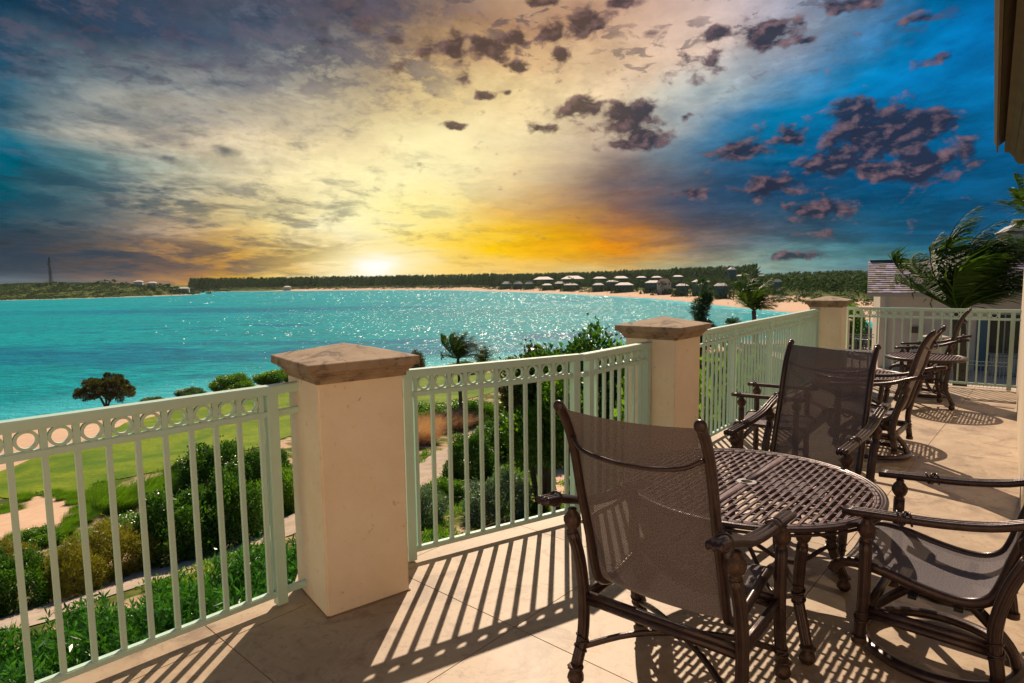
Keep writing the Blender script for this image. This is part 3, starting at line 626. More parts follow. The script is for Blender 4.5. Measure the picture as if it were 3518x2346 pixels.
m = MB(); m.lathe(BALL, 24, bump=.10, bk=8, vk=170); M_BALL = m.mesh('foot_ball', True); M_BALL.materials.append(bronze_d)
m = MB(); m.lathe([(.027,0),(.029,.004),(.027,.009),(.029,.014),(.027,.019),(.028,.024)], 24); M_STUB = m.mesh('foot_ferrule', True); M_STUB.materials.append(bronze_d)

RAIL = [(-.448,1.145),(-.425,1.118),(-.395,1.07),(-.368,1.01),(-.340,.92),(-.315,.82),(-.280,.71),(-.240,.58),(-.212,.48),(-.185,.425),(-.130,.392),(-.05,.386),(.06,.402),(.16,.424),(.26,.432),(.325,.412),(.352,.375)]
def chair_meshes(swivel):
    M = {}; hb = .025 if swivel else 0
    def rp(x): return spline([(x, y, z-hb) for y, z in RAIL], 64)
    m = MB(); m.tube(rp(0), circ(.0165, 12, ry=.021)); M['side_rail'] = m.mesh('side_rail', True)
    m = MB(); m.lathe([(.010,-.012),(.018,-.008),(.021,0),(.018,.008),(.010,.012)], 14, ax=((1,0,0),(0,0,1),(0,-1,0))); M['end_cap'] = m.mesh('end_cap', True)
    # woven sling between the rails
    C = rp(0); nx = 12; L = np.concatenate([[0], np.cumsum(np.linalg.norm(np.diff(C, axis=0), axis=1))]); T = np.gradient(C, axis=0); T /= np.linalg.norm(T, axis=1)[:, None]
    V = []; UV = []
    for i, p_ in enumerate(C[2:-1]):
        nrm = np.array([0, -T[i+2][2], T[i+2][1]])
        for j in range(nx+1):
            s = j/nx*2-1; sag = .016*(1-s*s); V.append(p_+np.array([s*.246, 0, 0])-nrm*sag+nrm*.004); UV.append((s*.246, L[i+2]))
    n = len(C)-3; F = [(i*(nx+1)+j, i*(nx+1)+j+1, (i+1)*(nx+1)+j+1, (i+1)*(nx+1)+j) for i in range(n-1) for j in range(nx)]
    q = MB(); q.add(V, F); me = q.mesh('sling', True); uv = me.uv_layers.new(name='UVMap'); uva = np.array(UV, np.float32)
    li = np.empty(len(me.loops), np.int32); me.loops.foreach_get('vertex_index', li); uv.data.foreach_set('uv', uva[li].ravel()); M['sling'] = me
    bp = C[int(len(C)*.17)]
    m = MB(); m.tube(spline([(-.246, bp[1]-.01, bp[2]), (-.17, bp[1]-.045, bp[2]-.035), (0, bp[1]-.058, bp[2]-.05), (.17, bp[1]-.045, bp[2]-.035), (.246, bp[1]-.01, bp[2])], 20), circ(.008, 8)); M['back_bar'] = m.mesh('back_bar', True)
    arm = spline([(0,-.475,.800-hb),(0,-.40,.788-hb),(0,-.30,.758-hb),(0,-.18,.716-hb),(0,-.03,.690-hb),(0,.12,.678-hb),(0,.30,.664-hb)], 30)
    m = MB(); m.tube(arm, reed_sec(.027, .0145)); M['arm'] = m.mesh('arm', True); M['arm_w1'] = wraps(arm[23:26], .026, 3).mesh('binding', True); M['arm_w2'] = wraps(arm[5:7], .026, 2).mesh('binding', True)
    if not swivel:
        FLg = spline([(0,.205,.555),(0,.205,.35),(0,.225,.18),(0,.265,.068)], 16); RLg = spline([(0,-.285,.625),(0,-.235,.50),(0,-.205,.34),(0,-.212,.18),(0,-.262,.068)], 18)
    else:
        FLg = spline([(0,.215,.53),(0,.215,.30),(0,.225,.125)], 12); RLg = spline([(0,-.285,.60),(0,-.235,.47),(0,-.205,.31),(0,-.225,.125)], 14)
    for k, P in (('leg_f', FLg), ('leg_r', RLg)):
        M[k] = fluted(P, .0235).mesh('leg', True); M[k+'_w'] = wraps(P[-5:-2], .0255, 3, .5).mesh('binding', True); M[k+'_end'] = P[-1]; M[k+'_top'] = P[0]
    zr = .335 if not swivel else .235
    m = MB(); m.tube([(-.30,0,0),(-.15,0,0),(0,0,0),(.15,0,0),(.30,0,0)], reed_sec(.010, .017, 1, 8)); 
    def rail2(P):
        m = MB(); P = np.array(P, float)
        for dz in (-.013, .013): m.tube(P+np.array([0, 0, dz]), circ(.0150, 20, 6, .2))
        return m
    M['cross_r'] = rail2([(-.30,-.205,zr),(-.1,-.205,zr),(.1,-.205,zr),(.30,-.205,zr)]).mesh('cross_rail', True)
    M['cross_f'] = rail2([(-.30,.207,zr),(-.1,.207,zr),(.1,.207,zr),(.30,.207,zr)]).mesh('cross_rail', True)
    M['side_x'] = rail2([(0,-.20,zr+.002),(0,-.05,zr+.002),(0,.08,zr+.002),(0,.205,zr+.002)]).mesh('seat_rail', True)
    if not swivel:
        for i, s in enumerate((1, -1)):
            P = spline([(-.31*s,-.225,.135),(-.16*s,-.11,.185),(0,0,.200),(.16*s,.115,.185),(.31*s,.245,.125)], 20); m = MB(); m.tube(P, circ(.0125, 24, 6, .2)); M['str%d' % i] = m.mesh('stretcher', True)
        m = MB(); m.lathe([(.012,.175),(.024,.185),(.027,.20),(.024,.22),(.014,.235),(.006,.24)], 20, bump=.1, bk=8, vk=150); M['hub'] = m.mesh('hub', True)
    else:
        P = [(.275*math.cos(a), .275*math.sin(a), .033) for a in np.linspace(0, 2*math.pi, 49)[:-1]]; P.append(P[0]); m = MB(); m.tube(P, circ(.026, 24, 8, .2, ry=.021), cap=False); M['ring'] = m.mesh('base_ring', True)
        for i, s in enumerate((-1, 1)):
            P = spline([(0,.262*s,.045),(0,.235*s,.12),(0,.12*s,.24),(0,.03*s,.300)], 14); m = MB(); m.tube(P, reed_sec(.034, .015, 4, 7)); M['strut%d' % i] = m.mesh('pedestal_strut', True)
        m = MB(); m.box((0,0,.311), (.11,.20,.010)); m.box((0,.0,.290), (.07,.07,.034)); m.box((0,-.10,.280), (.05,.05,.05)); M['mech'] = m.mesh('rocker_plate')
        m = MB(); m.lathe([(.012,-.13),(.030,-.12),(.034,-.05),(.036,.03),(.030,.09),(.022,.10)], 20, c=(0,-.02,.250), ax=((1,0,0),(0,0,1),(0,1,0))); M['spring'] = m.mesh('spring_housing', True)
        m = MB(); m.bar((-.25,.06,.322), (.25,.06,.322), .03, .014); m.bar((-.25,-.09,.322), (.25,-.09,.322), .03, .014); M['bearer'] = m.mesh('seat_bearer')
    return M
def build_chair(M, swivel, name, label, loc, az, group):
    t = thing(name, label, 'chair', (loc[0], loc[1], 0), R_(-az), group)
    L = lambda n, k, par, lc=None, mt=bronze: link(n, M[k] if isinstance(k, str) else k, None if (M[k] if isinstance(k, str) else k).materials else mt, par, lc)
    L('sling', 'sling', t, None, sling_m); L('back_bar', 'back_bar', t)
    for s in (-1, 1):
        r = L('side_rail', 'side_rail', t, (s*.255, 0, 0)); L('end_cap', 'end_cap', r, (0, -.452, 1.148-(.025 if swivel else 0)))
        a = L('arm', 'arm', t, (s*.312, 0, 0)); L('binding', 'arm_w1', a); L('binding', 'arm_w2', a)
        for k in ('leg_f', 'leg_r'):
            g = L('leg', k, t, (s*.312, 0, 0)); L('binding', k+'_w', g); e = M[k+'_end']; tp = M[k+'_top']
            L('finial', M_CONE, g, (0, tp[1], tp[2]-.004))
            if swivel: L('foot_ferrule', M_STUB, g, (0, e[1], e[2]-.022))
            else: L('foot_ball', M_BALL, g, (0, e[1]+(.004 if k == 'leg_f' else -.004), 0.0))
        L('seat_rail', 'side_x', t, (s*.306, 0, 0))
    L('cross_rail', 'cross_r', t); L('cross_rail', 'cross_f', t)
    if not swivel: L('stretcher', 'str0', t); L('stretcher', 'str1', t); L('hub', 'hub', t)
    else:
        L('base_ring', 'ring', t); L('pedestal_strut', 'strut0', t); L('pedestal_strut', 'strut1', t); L('rocker_plate', 'mech', t, None, blackm); L('spring_housing', 'spring', t, None, blackm); L('seat_bearer', 'bearer', t, None, blackm)
    return t
MD, MS = chair_meshes(False), chair_meshes(True)
GC = 'bronze sling back patio armchairs'
ch1 = build_chair(MD, False, 'dining_chair', 'nearest bronze chair, its brown mesh back turned to the viewer', (.643, 2.336), 39.3, GC)
dup(ch1, None, (1.70, 3.625, 0), R_(134.5), 'dining chair with see-through mesh back facing across the near table')
def build_stool():
    t = thing('armed_stool', 'backless armed stool with grey sling seat close to the long railing', 'stool', (2.13, 5.02, 0), R_(57)); W = .28
    me0 = spline([(0,-.275,.652),(0,-.1,.650),(0,.1,.650),(0,.275,.652)], 14); q = MB(); q.tube(me0, reed_sec(.024, .0135)); am = q.mesh('arm', True); bw_ = wraps(me0[1:3], .024, 2).mesh('binding', True)
    lg = fluted(spline([(0,0,.545),(0,0,.35),(0,0,.20),(0,0,.068)], 12), .022).mesh('leg', True); wr = wraps([(0,0,.11),(0,0,.17)], .024, 3, .5).mesh('binding', True)
    for s in (-1, 1):
        a = link('arm', am, bronze, t, (s*W, 0, 0)); link('binding', bw_, bronze, a); link('binding', bw_, None, a, (0, .44, 0))
        for y in (-.20, .20): g = link('leg', lg, bronze, t, (s*W, y, 0)); link('finial', M_CONE, None, g, (0, 0, .541)); link('foot_ball', M_BALL, None, g); link('binding', wr, bronze, g)
    def bars(P):
        q = MB()
        for dz in (-.012, .012): q.tube(np.array(P, float)+np.array([0, 0, dz]), circ(.0135, 16, 6, .2))
        return q
    for y in (-.2, .2): link('cross_rail', bars([(-W, y, .30), (-.1, y, .30), (.1, y, .30), (W, y, .30)]).mesh('cross_rail', True), bronze, t)
    C = spline([(0,-.27,.375),(0,-.235,.418),(0,-.1,.412),(0,.1,.412),(0,.235,.418),(0,.27,.375)], 30)
    for s in (-1, 1): q = MB(); q.tube(C+np.array([s*.235, 0, 0]), circ(.0155, 10)); link('seat_rail', q.mesh('seat_rail', True), bronze, t)
    V = []; nx = 8
    for p_ in C:
        for j in range(nx+1): u_ = j/nx*2-1; V.append(p_+np.array([u_*.23, 0, .004-.012*(1-u_*u_)]))
    q = MB(); q.add(V, [(i*(nx+1)+j, i*(nx+1)+j+1, (i+1)*(nx+1)+j+1, (i+1)*(nx+1)+j) for i in range(len(C)-1) for j in range(nx)]); me = q.mesh('sling', True); uv = me.uv_layers.new(name='UVMap')
    for l in me.loops: v = me.vertices[l.vertex_index].co; uv.data[l.index].uv = (v.x, v.y)
    link('sling', me, sling_m, t)
    for s in (1, -1): q = MB(); q.tube(spline([(-W*s,-.20,.13),(0,0,.19),(W*s,.20,.13)], 14), circ(.0115, 16, 6, .2)); link('stretcher', q.mesh('stretcher', True), bronze, t)
build_stool()
ch2 = build_chair(MS, True, 'swivel_chair', 'swivel rocker chair with grey seat cut off by the right edge', (1.77, 2.50), -48, GC)
dup(ch2, None, (3.20, 5.47, 0), R_(48), 'swivel chair seen side on at the middle table')
dup(ch2, None, (5.37, 8.12, 0), R_(52), 'farthest swivel chair, behind the small far table')

# tables
def table(name, c, R, az, label, legs_r, leg0):
    t = thing(name, label, 'table', (c[0], c[1], 0), 0, 'round cast metal slatted patio tables'); H = .60
    a = R_(az); u = np.array([math.sin(a), math.cos(a), 0]); v = np.array([u[1], -u[0], 0])
    ri = R-.055
    # rim: two reeds and a segmented border
    m = MB()
    for r, rad in ((R-.008, .011), (R-.022, .008)):
        P = [(r*math.cos(k), r*math.sin(k), H-.010) for k in np.linspace(0, 2*math.pi, 73)[:-1]]; P.append(P[0]); m.tube(P, circ(rad, 8), cap=False)
    P = [((R-.006)*math.cos(k), (R-.006)*math.sin(k), H-.030) for k in np.linspace(0, 2*math.pi, 73)[:-1]]; P.append(P[0]); m.tube(P, circ(.007, 8), cap=False)
    link('rim', m.mesh('rim', True), bronze, t)
    nseg = int(2*math.pi*R/.060); m0 = MB(); w = 2*math.pi*(R-.045)/nseg
    m0.tube([(0,-w*.47,0),(0,-w*.40,.001),(0,0,.0015),(0,w*.40,.001),(0,w*.47,0)], reed_sec(.0125, .0065, 2, 5), scale=[.7,1,1,1,.7]); me0 = m0.mesh('border_segment', True); me0.materials.append(bronze_m)
    for k in range(nseg):
        an = 2*math.pi*(k+.5)/nseg; link('border_segment', me0, None, t, ((R-.043)*math.cos(an), (R-.043)*math.sin(an), H-.010), (0, 0, an))
    # woven slats with staggered links
    pitch, seg = .0325, .108; nrow = int(ri/pitch)
    for i in range(-nrow, nrow+1):
        x = i*pitch; hl = math.sqrt(max(ri*ri-x*x, 0)); 
        if hl < .03: continue
        m = MB(); off = (i % 2)*seg/2; hole = .032 if abs(x) < .03 else 0
        if i == 0:
            for a_, b_ in ((-hl, -.03), (.03, hl)): m.bar(u*a_+np.array([0,0,H-.008]), u*b_+np.array([0,0,H-.008]), .036, .008)
        else:
            k0 = math.floor((-hl-off)/seg)
            for k in range(k0, int(hl/seg)+2):
                y0, y1 = k*seg+off, (k+1)*seg+off; y0, y1 = max(y0, -hl), min(y1, hl)
                if y1-y0 < .012: continue
                if hole and y0 < hole and y1 > -hole: continue
                P = [u*y+v*x+np.array([0, 0, H-.011+dz]) for y, dz in ((y0, -.006), (y0+.007, 0), ((y0+y1)/2, .002), (y1-.007, 0), (y1, -.006))]
                m.tube(P, [(-.0092,0),(-.007,.0045),(-.003,.0055),(0,.003),(.003,.0055),(.007,.0045),(.0092,0),(.006,-.005),(-.006,-.005)])
                if x+pitch < ri and abs(y1) < math.sqrt(max(ri*ri-(x+pitch)**2, 0)): m.bar(v*(x+.004)+u*(y1)+np.array([0,0,H-.0135]), v*(x+pitch-.004)+u*y1+np.array([0,0,H-.0135]), .011, .007)
        link('slat', m.mesh('slat', True), bronze_m, t)
    m = MB(); V = []; n = 24
    for k in range(n):
        an = 2*math.pi*k/n
        for r, z in ((.026, H-.004), (.046, H-.004), (.046, H-.014), (.026, H-.014)): V.append((r*math.cos(an), r*math.sin(an), z))
    m.add(V, [(4*k+j, 4*k+(j+1) % 4, 4*((k+1) % n)+(j+1) % 4, 4*((k+1) % n)+j) for k in range(n) for j in range(4)]); link('umbrella_collar', m.mesh('umbrella_collar'), mat('worn_metal', (.42, .40, .38), .3, metal=.8) if 'worn_metal' not in MATS else MATS['worn_metal'], t)
    P = [((R-.10)*math.cos(k), (R-.10)*math.sin(k), H-.030) for k in np.linspace(0, 2*math.pi, 49)[:-1]]; P.append(P[0]); m = MB(); m.tube(P, circ(.010, 8), cap=False); link('under_ring', m.mesh('under_ring', True), bronze, t)
    rt, rm, rb = legs_r
    for k in range(4):
        an = R_(leg0+90*k); dr = np.array([math.cos(an), math.sin(an), 0])
        P = spline([dr*rt+np.array([0,0,.478]), dr*(rt-.015)+np.array([0,0,.38]), dr*rm+np.array([0,0,.25]), dr*(rb-.03)+np.array([0,0,.14]), dr*rb+np.array([0,0,.07])], 20)
        g = link('leg', fluted(P, .0235).mesh('leg', True), bronze, t); link('finial', M_CONE, None, g, tuple(P[0]-np.array([0,0,.004]))); link('foot_ball', M_BALL, None, g, tuple(P[-1]*np.array([1.005,1.005,0])))
        link('binding', wraps(P[8:12], .0265, 4, .4).mesh('binding', True), bronze, g)
        Q = spline([P[9], P[9]*.80+np.array([0,0,.10]), dr*(rm-.17)+np.array([0,0,.38]), dr*(rm-.17)+np.array([0,0,.50]), dr*(rt-.07)+np.array([0,0,.565])], 18)
        m = MB(); m.tube(Q, reed_sec(.015, .008, 2, 6)); link('brace', m.mesh('brace', True), bronze, t)
        Q = spline([P[10], P[10]*.55+np.array([0,0,.03]), np.array([0,0,.30])+dr*.02], 12); m = MB(); m.tube(Q, circ(.011, 12)); link('stretcher', m.mesh('stretcher', True), bronze, t)
    return t
table('patio_table', (1.13, 2.965), .592, 41.3, 'large near table with slatted top and umbrella hole', (.475, .455, .53), -83)
table('bistro_table', (3.50, 6.24), .42, 35, 'middle table behind the see-through mesh chair', (.30, .27, .36), -70)
table('bistro_table', (4.97, 7.50), .42, 40, 'small far table with its round shadow on the floor', (.28, .25, .33), -65)
# ------------------------------------------------------------------ plants
def leaf_quads(P, D, L, W, rng, fold=.25, up=.5):
    """kite shaped leaves at P pointing along D"""
    n = len(P); D = D/np.linalg.norm(D, axis=1)[:, None]; r = rng.normal(size=(n, 3)); r[:, 2] += up*2
    S = np.cross(D, r); S /= (np.linalg.norm(S, axis=1)[:, None]+1e-9); N_ = np.cross(S, D)
    L = np.asarray(L).reshape(-1, 1); W = np.asarray(W).reshape(-1, 1)
    m = P+D*L*.5-N_*W*fold*.5
    return np.stack([P, m+S*W*.5, P+D*L, m-S*W*.5], 1)
def lump(d, rng, k=9, amp=.3, tight=9):
    C = rng.normal(size=(k, 3)); C[:, 2] = np.abs(C[:, 2])*.8; C /= np.linalg.norm(C, axis=1)[:, None]; return 1-amp+amp*1.25*np.exp(tight*(np.max(d @ C.T, axis=1)-1))
def bush_mesh(name, seed, n, L, W, m, asp=1.0, shell=.30, spray=.6, amp=.32, k=11, up=.5, whorl=0):
    """unit bush: radius 1, height asp; leaves keep their shape when scaled evenly"""
    rng = np.random.default_rng(seed); d = rng.normal(size=(n, 3)); d[:, 2] = np.abs(d[:, 2])*.95-.12; d /= np.linalg.norm(d, axis=1)[:, None]
    R = lump(d, rng, k, amp)*(1-shell*rng.random(n)**1.6)*(1+(.16 if asp < 2.5 else 0)*(rng.random(n) < .12)*rng.random(n)); P = d*R[:, None]; P[:, 2] = (P[:, 2]*.86+.10)*asp; P[:, 2] = np.maximum(P[:, 2], .02)
    if whorl:
        nt = n//whorl; P = np.repeat(P[:nt], whorl, 0); dd = np.repeat(d[:nt], whorl, 0); off = rng.random(len(P))[:, None]
        ax = dd*.7+np.array([0, 0, .8]); P = P+ax*off*.12; D = ax*.50+rng.normal(size=(len(P), 3))*.75
    else: D = d*spray+rng.normal(size=(n, 3))*.55+np.array([0, 0, .35])
    Q = leaf_quads(P, D, L*(.6+.8*rng.random(len(P))), W*(.7+.6*rng.random(len(P))), rng, up=up); me = quads(name, Q); me.materials.append(m); me['asp'] = asp; return me
def stems_mesh(seed, n=9, r=.022):
    rng = random.Random(seed); m = MB()
    for i in range(n):
        a = rng.uniform(0, 6.28); b = rng.uniform(.2, .75); m.tube([(0.05*math.cos(a), .05*math.sin(a), -.05), (b*.45*math.cos(a), b*.45*math.sin(a), .38), (b*math.cos(a+.2), b*math.sin(a+.2), .78)], circ(r, 5), scale=[1, .7, .35])
    me = m.mesh('stems', True); me.materials.append(bark); return me
STEMS = [stems_mesh(s) for s in (1, 2)]
BM = {
 'dark': [bush_mesh('foliage', 10+i, 13000, .088, .046, L_dark, asp=1.7, amp=.42, k=16) for i in range(2)],
 'leafy': [bush_mesh('foliage', 20+i, 11000, .085, .055, L_fresh, asp=1.4, amp=.42, k=16) for i in range(2)],
 'fine': [bush_mesh('foliage', 30, 15000, .13, .018, L_fine, asp=1.6, shell=.4, amp=.4)],
 'silver': [bush_mesh('foliage', 40, 11000, .10, .034, L_silver, asp=1.4, amp=.45, k=16, spray=.9)],
 'ole': [bush_mesh('foliage', 50+i, 24000, .128, .026, L_ole, asp=1.8, whorl=9, shell=.45, amp=.4, k=16, up=.2) for i in range(2)],
 'grape': [bush_mesh('foliage', 60+i, 11000, .085, .080, L_grape, asp=3.0, shell=.35, amp=.35, k=18) for i in range(2)],
 'brown': [bush_mesh('foliage', 70, 8000, .08, .065, L_brown, asp=1.4, shell=.3, amp=.45, k=14)]}
def grass_mesh(seed, n, L, w, m, lean=(.55, .1), spread=.8, segs=3, fuzz=.3):
    rng = np.random.default_rng(seed); a = rng.random(n)*6.283; r = spread*rng.random(n)**.5; B = np.stack([r*np.cos(a), r*np.sin(a), np.zeros(n)], 1)
    D = np.stack([.5*np.cos(a)*r+lean[0]*.3, .5*np.sin(a)*r+lean[1]*.3, np.ones(n)], 1)+rng.normal(size=(n, 3))*fuzz*.4; D /= np.linalg.norm(D, axis=1)[:, None]
    ln = L*(.55+.6*rng.random(n)); S = np.stack([-np.sin(a), np.cos(a), 0*a], 1)+rng.normal(size=(n, 3))*.4; S /= np.linalg.norm(S, axis=1)[:, None]; out = []; P = B
    for s in range(segs):
        D2 = D+np.array([lean[0], lean[1], -.32])*(.25+.45*s/segs); D2 /= np.linalg.norm(D2, axis=1)[:, None]; Q = P+D2*ln[:, None]/segs
        w0 = w*(1-s/segs)+.001; w1 = w*(1-(s+1)/segs)+.001; out.append(np.stack([P-S*w0/2, P+S*w0/2, Q+S*w1/2, Q-S*w1/2], 1)); P = Q; D = D2
    me = quads('blades', np.concatenate(out)); me.materials.append(m); return me
BM['grass'] = [grass_mesh(1, 2600, 1.25, .022, L_grass)]; BM['pink'] = [grass_mesh(2, 3600, 1.2, .012, L_pink, fuzz=.6)]; BM['tan'] = [grass_mesh(3, 1800, 1.1, .014, L_tan, fuzz=.5)]
def ghz(x, y): return float(height(np.array([x]), np.array([y]))[0])
NAMES = {'dark': 'shrub', 'leafy': 'shrub', 'fine': 'wiry_shrub', 'silver': 'buttonwood_shrub', 'ole': 'oleander_shrub', 'grape': 'seagrape_shrub', 'brown': 'shrub', 'grass': 'tall_grass_tuft', 'pink': 'muhly_grass_tuft', 'tan': 'dry_grass_tuft'}
CATS = {'grass': 'grass tuft', 'pink': 'grass tuft', 'tan': 'grass tuft'}
GROUPS = {'dark': 'dark shrubs below the terrace', 'leafy': 'fresh green shrubs below the terrace', 'fine': 'yellowish wiry shrubs by the path', 'silver': 'silvery shrubs below the railing', 'ole': 'oleander shrubs along the foot of the building',
          'grape': 'seagrape shrubs behind the long railing', 'brown': 'shrubs at the shore', 'grass': 'tall grass tufts at the lawn edge', 'pink': 'pink grass tufts along the path', 'tan': 'dry grass tufts'}
cnt = {}
def plant(t, x, y, r, h, label, z=None, grp=True):
    k = cnt[t] = cnt.get(t, 0)+1; me = BM[t][k % len(BM[t])]; z = ghz(x, y)-.03 if z is None else z
    o = thing(NAMES[t], label, CATS.get(t, 'shrub'), (x, y, z), random.uniform(0, 6.28) if t not in ('grass', 'pink', 'tan') else random.uniform(-.3, .3), GROUPS[t] if grp else None)
    if t in ('grass', 'pink', 'tan'): f = link('blades', me, None, o)
    else:
        f = link('foliage', me, None, o); s = link('stems', STEMS[k % 2], None, o); s.scale = (r, r, h)
    r *= 1.12 if t in ('dark', 'leafy', 'fine', 'silver') else 1; f.scale = (r, r, h*1.05/me['asp'] if 'asp' in me else h); return o
A_ = [('dark',-13.3,24.1,1.5,2.7,'big glossy dark green shrub beside the sandy path, left of the nearest pillar'),
 ('dark',-12.1,25.7,1.3,2.9,'glossy dark shrub closest to the left of the nearest pillar'),
 ('dark',-17.6,36.4,1.9,2.9,'dark shrub standing out against the lawn, left of the nearest pillar'),
 ('dark',-14.9,34.8,1.4,2.3,'dark shrub behind the big glossy one'), ('dark',-16.0,40.4,1.0,1.7,'small dark shrub at the lawn edge beside the pillar'),
 ('dark',-20.1,36.7,.8,1.6,'small dark shrub at the left end of the clump on the lawn'),
 ('fine',-14.7,22.1,1.25,2.0,'yellow brown wiry shrub beside the sandy path'), ('fine',-14.9,20.3,.9,1.8,'wiry yellowish shrub between the dark shrubs and the path'),
 ('dark',-16.2,19.3,1.05,1.9,'dark shrub nearest the left edge of the picture'), ('dark',-18.2,20.2,.95,1.9,'dark shrub cut off by the left edge of the picture'),
 ('fine',-20.2,24.0,.9,1.1,'low reddish wiry shrub below the sand hollow'), ('leafy',-21.0,26.9,.9,.7,'low green creeper shrub along the sand hollow'),
 ('grass',-21.2,32.3,1.2,1.3,'tall dark green grass tuft overhanging the sand hollow'), ('grass',-23.3,33.8,.7,.9,'small tall-grass tuft at the lawn lip'), ('grass',-20.4,34.4,1.3,1.3,'tall grass tuft beside the dark shrubs'),
 ('leafy',-12.8,29.1,1.2,1.5,'green shrub behind the big glossy shrubs'), ('leafy',-11.6,29.7,1.0,2.2,'green shrub directly beside the nearest pillar'), ('fine',-12.3,27.3,.7,1.4,'small wiry shrub among the dark shrubs'),
 ('leafy',-17.0,25.2,1.3,.8,'low bright green groundcover mound above the wiry shrubs'), ('leafy',-17.4,28.0,1.4,.9,'low green mound at the foot of the tall grass')]
B_ = [('leafy',-8.6,59.3,2.3,1.5,'low green shrub at the lawn edge just right of the nearest pillar'),('leafy',-4.4,64.1,2.3,1.6,'green shrub at the lawn edge behind the pink grass'),('leafy',-3.0,57.3,1.4,1.9,'rounded bright green shrub beside the path'),
 ('leafy',-6.3,66.1,1.6,1.2,'small green shrub on the lawn edge'),('pink',-7.5,48.5,1.5,2.0,'largest pink muhly grass tuft by the pale path'),('pink',-5.7,55.2,1.9,1.5,'pink muhly grass tuft farther along the path'),('pink',-7.1,53.4,1.3,1.4,'pink grass tuft between two others'),
 ('pink',-9.0,51.0,1.3,1.9,'pink grass tuft close behind the nearest pillar'),('tan',-.9,64.5,1.1,1.3,'tan dry grass tuft at the far end of the path'),
 ('dark',-2.6,37.1,1.4,2.9,'dark leafy shrub overhanging the right side of the pale path'),('dark',-.7,42.7,1.9,2.7,'dark shrub behind the path, centre of the short view'),('leafy',1.5,48.5,2.5,3.6,'broad green shrub behind the second railing'),
 ('dark',2.6,40.1,1.8,3.5,'dense dark shrub behind the railing bend'),('leafy',1.6,64.4,2.6,2.2,'green shrub at the right end of the lawn'),('leafy',4.3,56.8,2.6,3.9,'tall green shrub under the large seagrape'),
 ('leafy',6.5,51.8,2.0,4.4,'tall green shrub left of the middle pillar'),('dark',9.8,55.2,2.6,5.0,'tall dark shrub behind the middle pillar'),
 ('silver',-.75,27.3,1.5,2.0,'silvery blue buttonwood shrub seen through the second railing'),('silver',-4.1,26.7,1.1,1.5,'smaller silvery shrub beside the nearest pillar'),('leafy',-3.2,31.0,1.0,1.1,'low bright green shrub at the near end of the path'),
 ('leafy',1.0,27.8,.5,.6,'tiny green shrub on the bare sand'),('dark',.4,70.2,1.3,1.5,'small dark shrub at the lawn corner')]
for a in A_+B_: plant(*a)
for i, (x, y) in enumerate([(-27.9,31.2),(-28.7,34.4),(-29.6,36.6),(-28.4,37.5),(-26.6,36.2),(-24.6,34.4),(-22.9,32.2),(-21.6,30.0),(-20.9,28.0),(-22.6,27.4),(-24.4,25.9)]): plant('grass', x, y, random.uniform(.45, .8), random.uniform(.35, .6), 'low ragged grass tuft on the rim of the sand hollow')
fo = np.array([-.7252, .6885])
OLE = [(-7.0,8.3),(-6.7,9.0),(-6.3,9.6),(-5.4,9.1),(-5.4,10.3),(-4.9,11.1),(-4.6,12.0),(-5.8,8.3),(-4.6,8.8),(-4.1,9.9),(-4.0,11.0),(-6.1,7.4),(-4.8,8.0),(-3.6,9.2),(-7.9,8.0),(-7.4,7.2),(-3.0,10.4),(-2.0,11.2),(-3.9,12.9)]
for i, (x, y) in enumerate(OLE): plant('ole', x, y, random.uniform(1.1, 1.35), random.uniform(2.0, 2.3), 'narrow-leaved bright green oleander shrub close below the first railing')
# seagrape hedge behind the long railing and the big one over the middle rail
GR = [(2.3,9.1,1.25),(2.9,9.95,1.3),(3.6,10.9,1.35),(4.3,11.9,1.4),(5.1,13.0,1.45),(3.2,12.0,1.5),(4.6,14.2,1.5),(2.2,10.8,1.3)]
for i, (x, y, r) in enumerate(GR): plant('grape', x, y, r*1.0, 5.7+random.uniform(-.3, .1), 'round-leaved yellow-green seagrape shrub just outside the long railing')
def crown_tree(t, x, y, r, h, top, label):
    g = ghz(x, y); o = thing('seagrape_tree', label, 'tree', (x, y, g), 0, None); me = BM[t][0]; f = link('crown', me, None, o, (0, 0, top-g-h)); f.scale = (r, r, h/me['asp']); q = MB()
    for k in range(5): a = k*1.3; q.tube(spline([(.12*math.cos(a), .12*math.sin(a), -.3), (.5*r*math.cos(a)*.6, .5*r*math.sin(a)*.6, (top-g-h)*.6), (.6*r*math.cos(a), .6*r*math.sin(a), top-g-h*.5)], 8), circ(.11, 7))
    link('trunk', q.mesh('trunk', True), bark, o); return o
crown_tree('dark', 3.1, 27.5, 3.2, 4.4, -.75, 'large seagrape crown showing above the rail left of the middle pillar')
crown_tree('leafy', 5.0, 26.4, 2.4, 3.4, -1.25, 'bright green crown behind the rail end at the middle pillar')
crown_tree('brown', 1.3, 28.2, 2.2, 3.4, -1.5, 'darker crown at the left side of the large seagrape')
crown_tree('leafy', 2.2, 25.6, 2.5, 3.6, -2.3, 'fresh green crown in front of the large dark seagrape')
crown_tree('dark', 6.9, 30.5, 2.2, 3.6, -1.2, 'dark crown half hidden by the middle pillar')
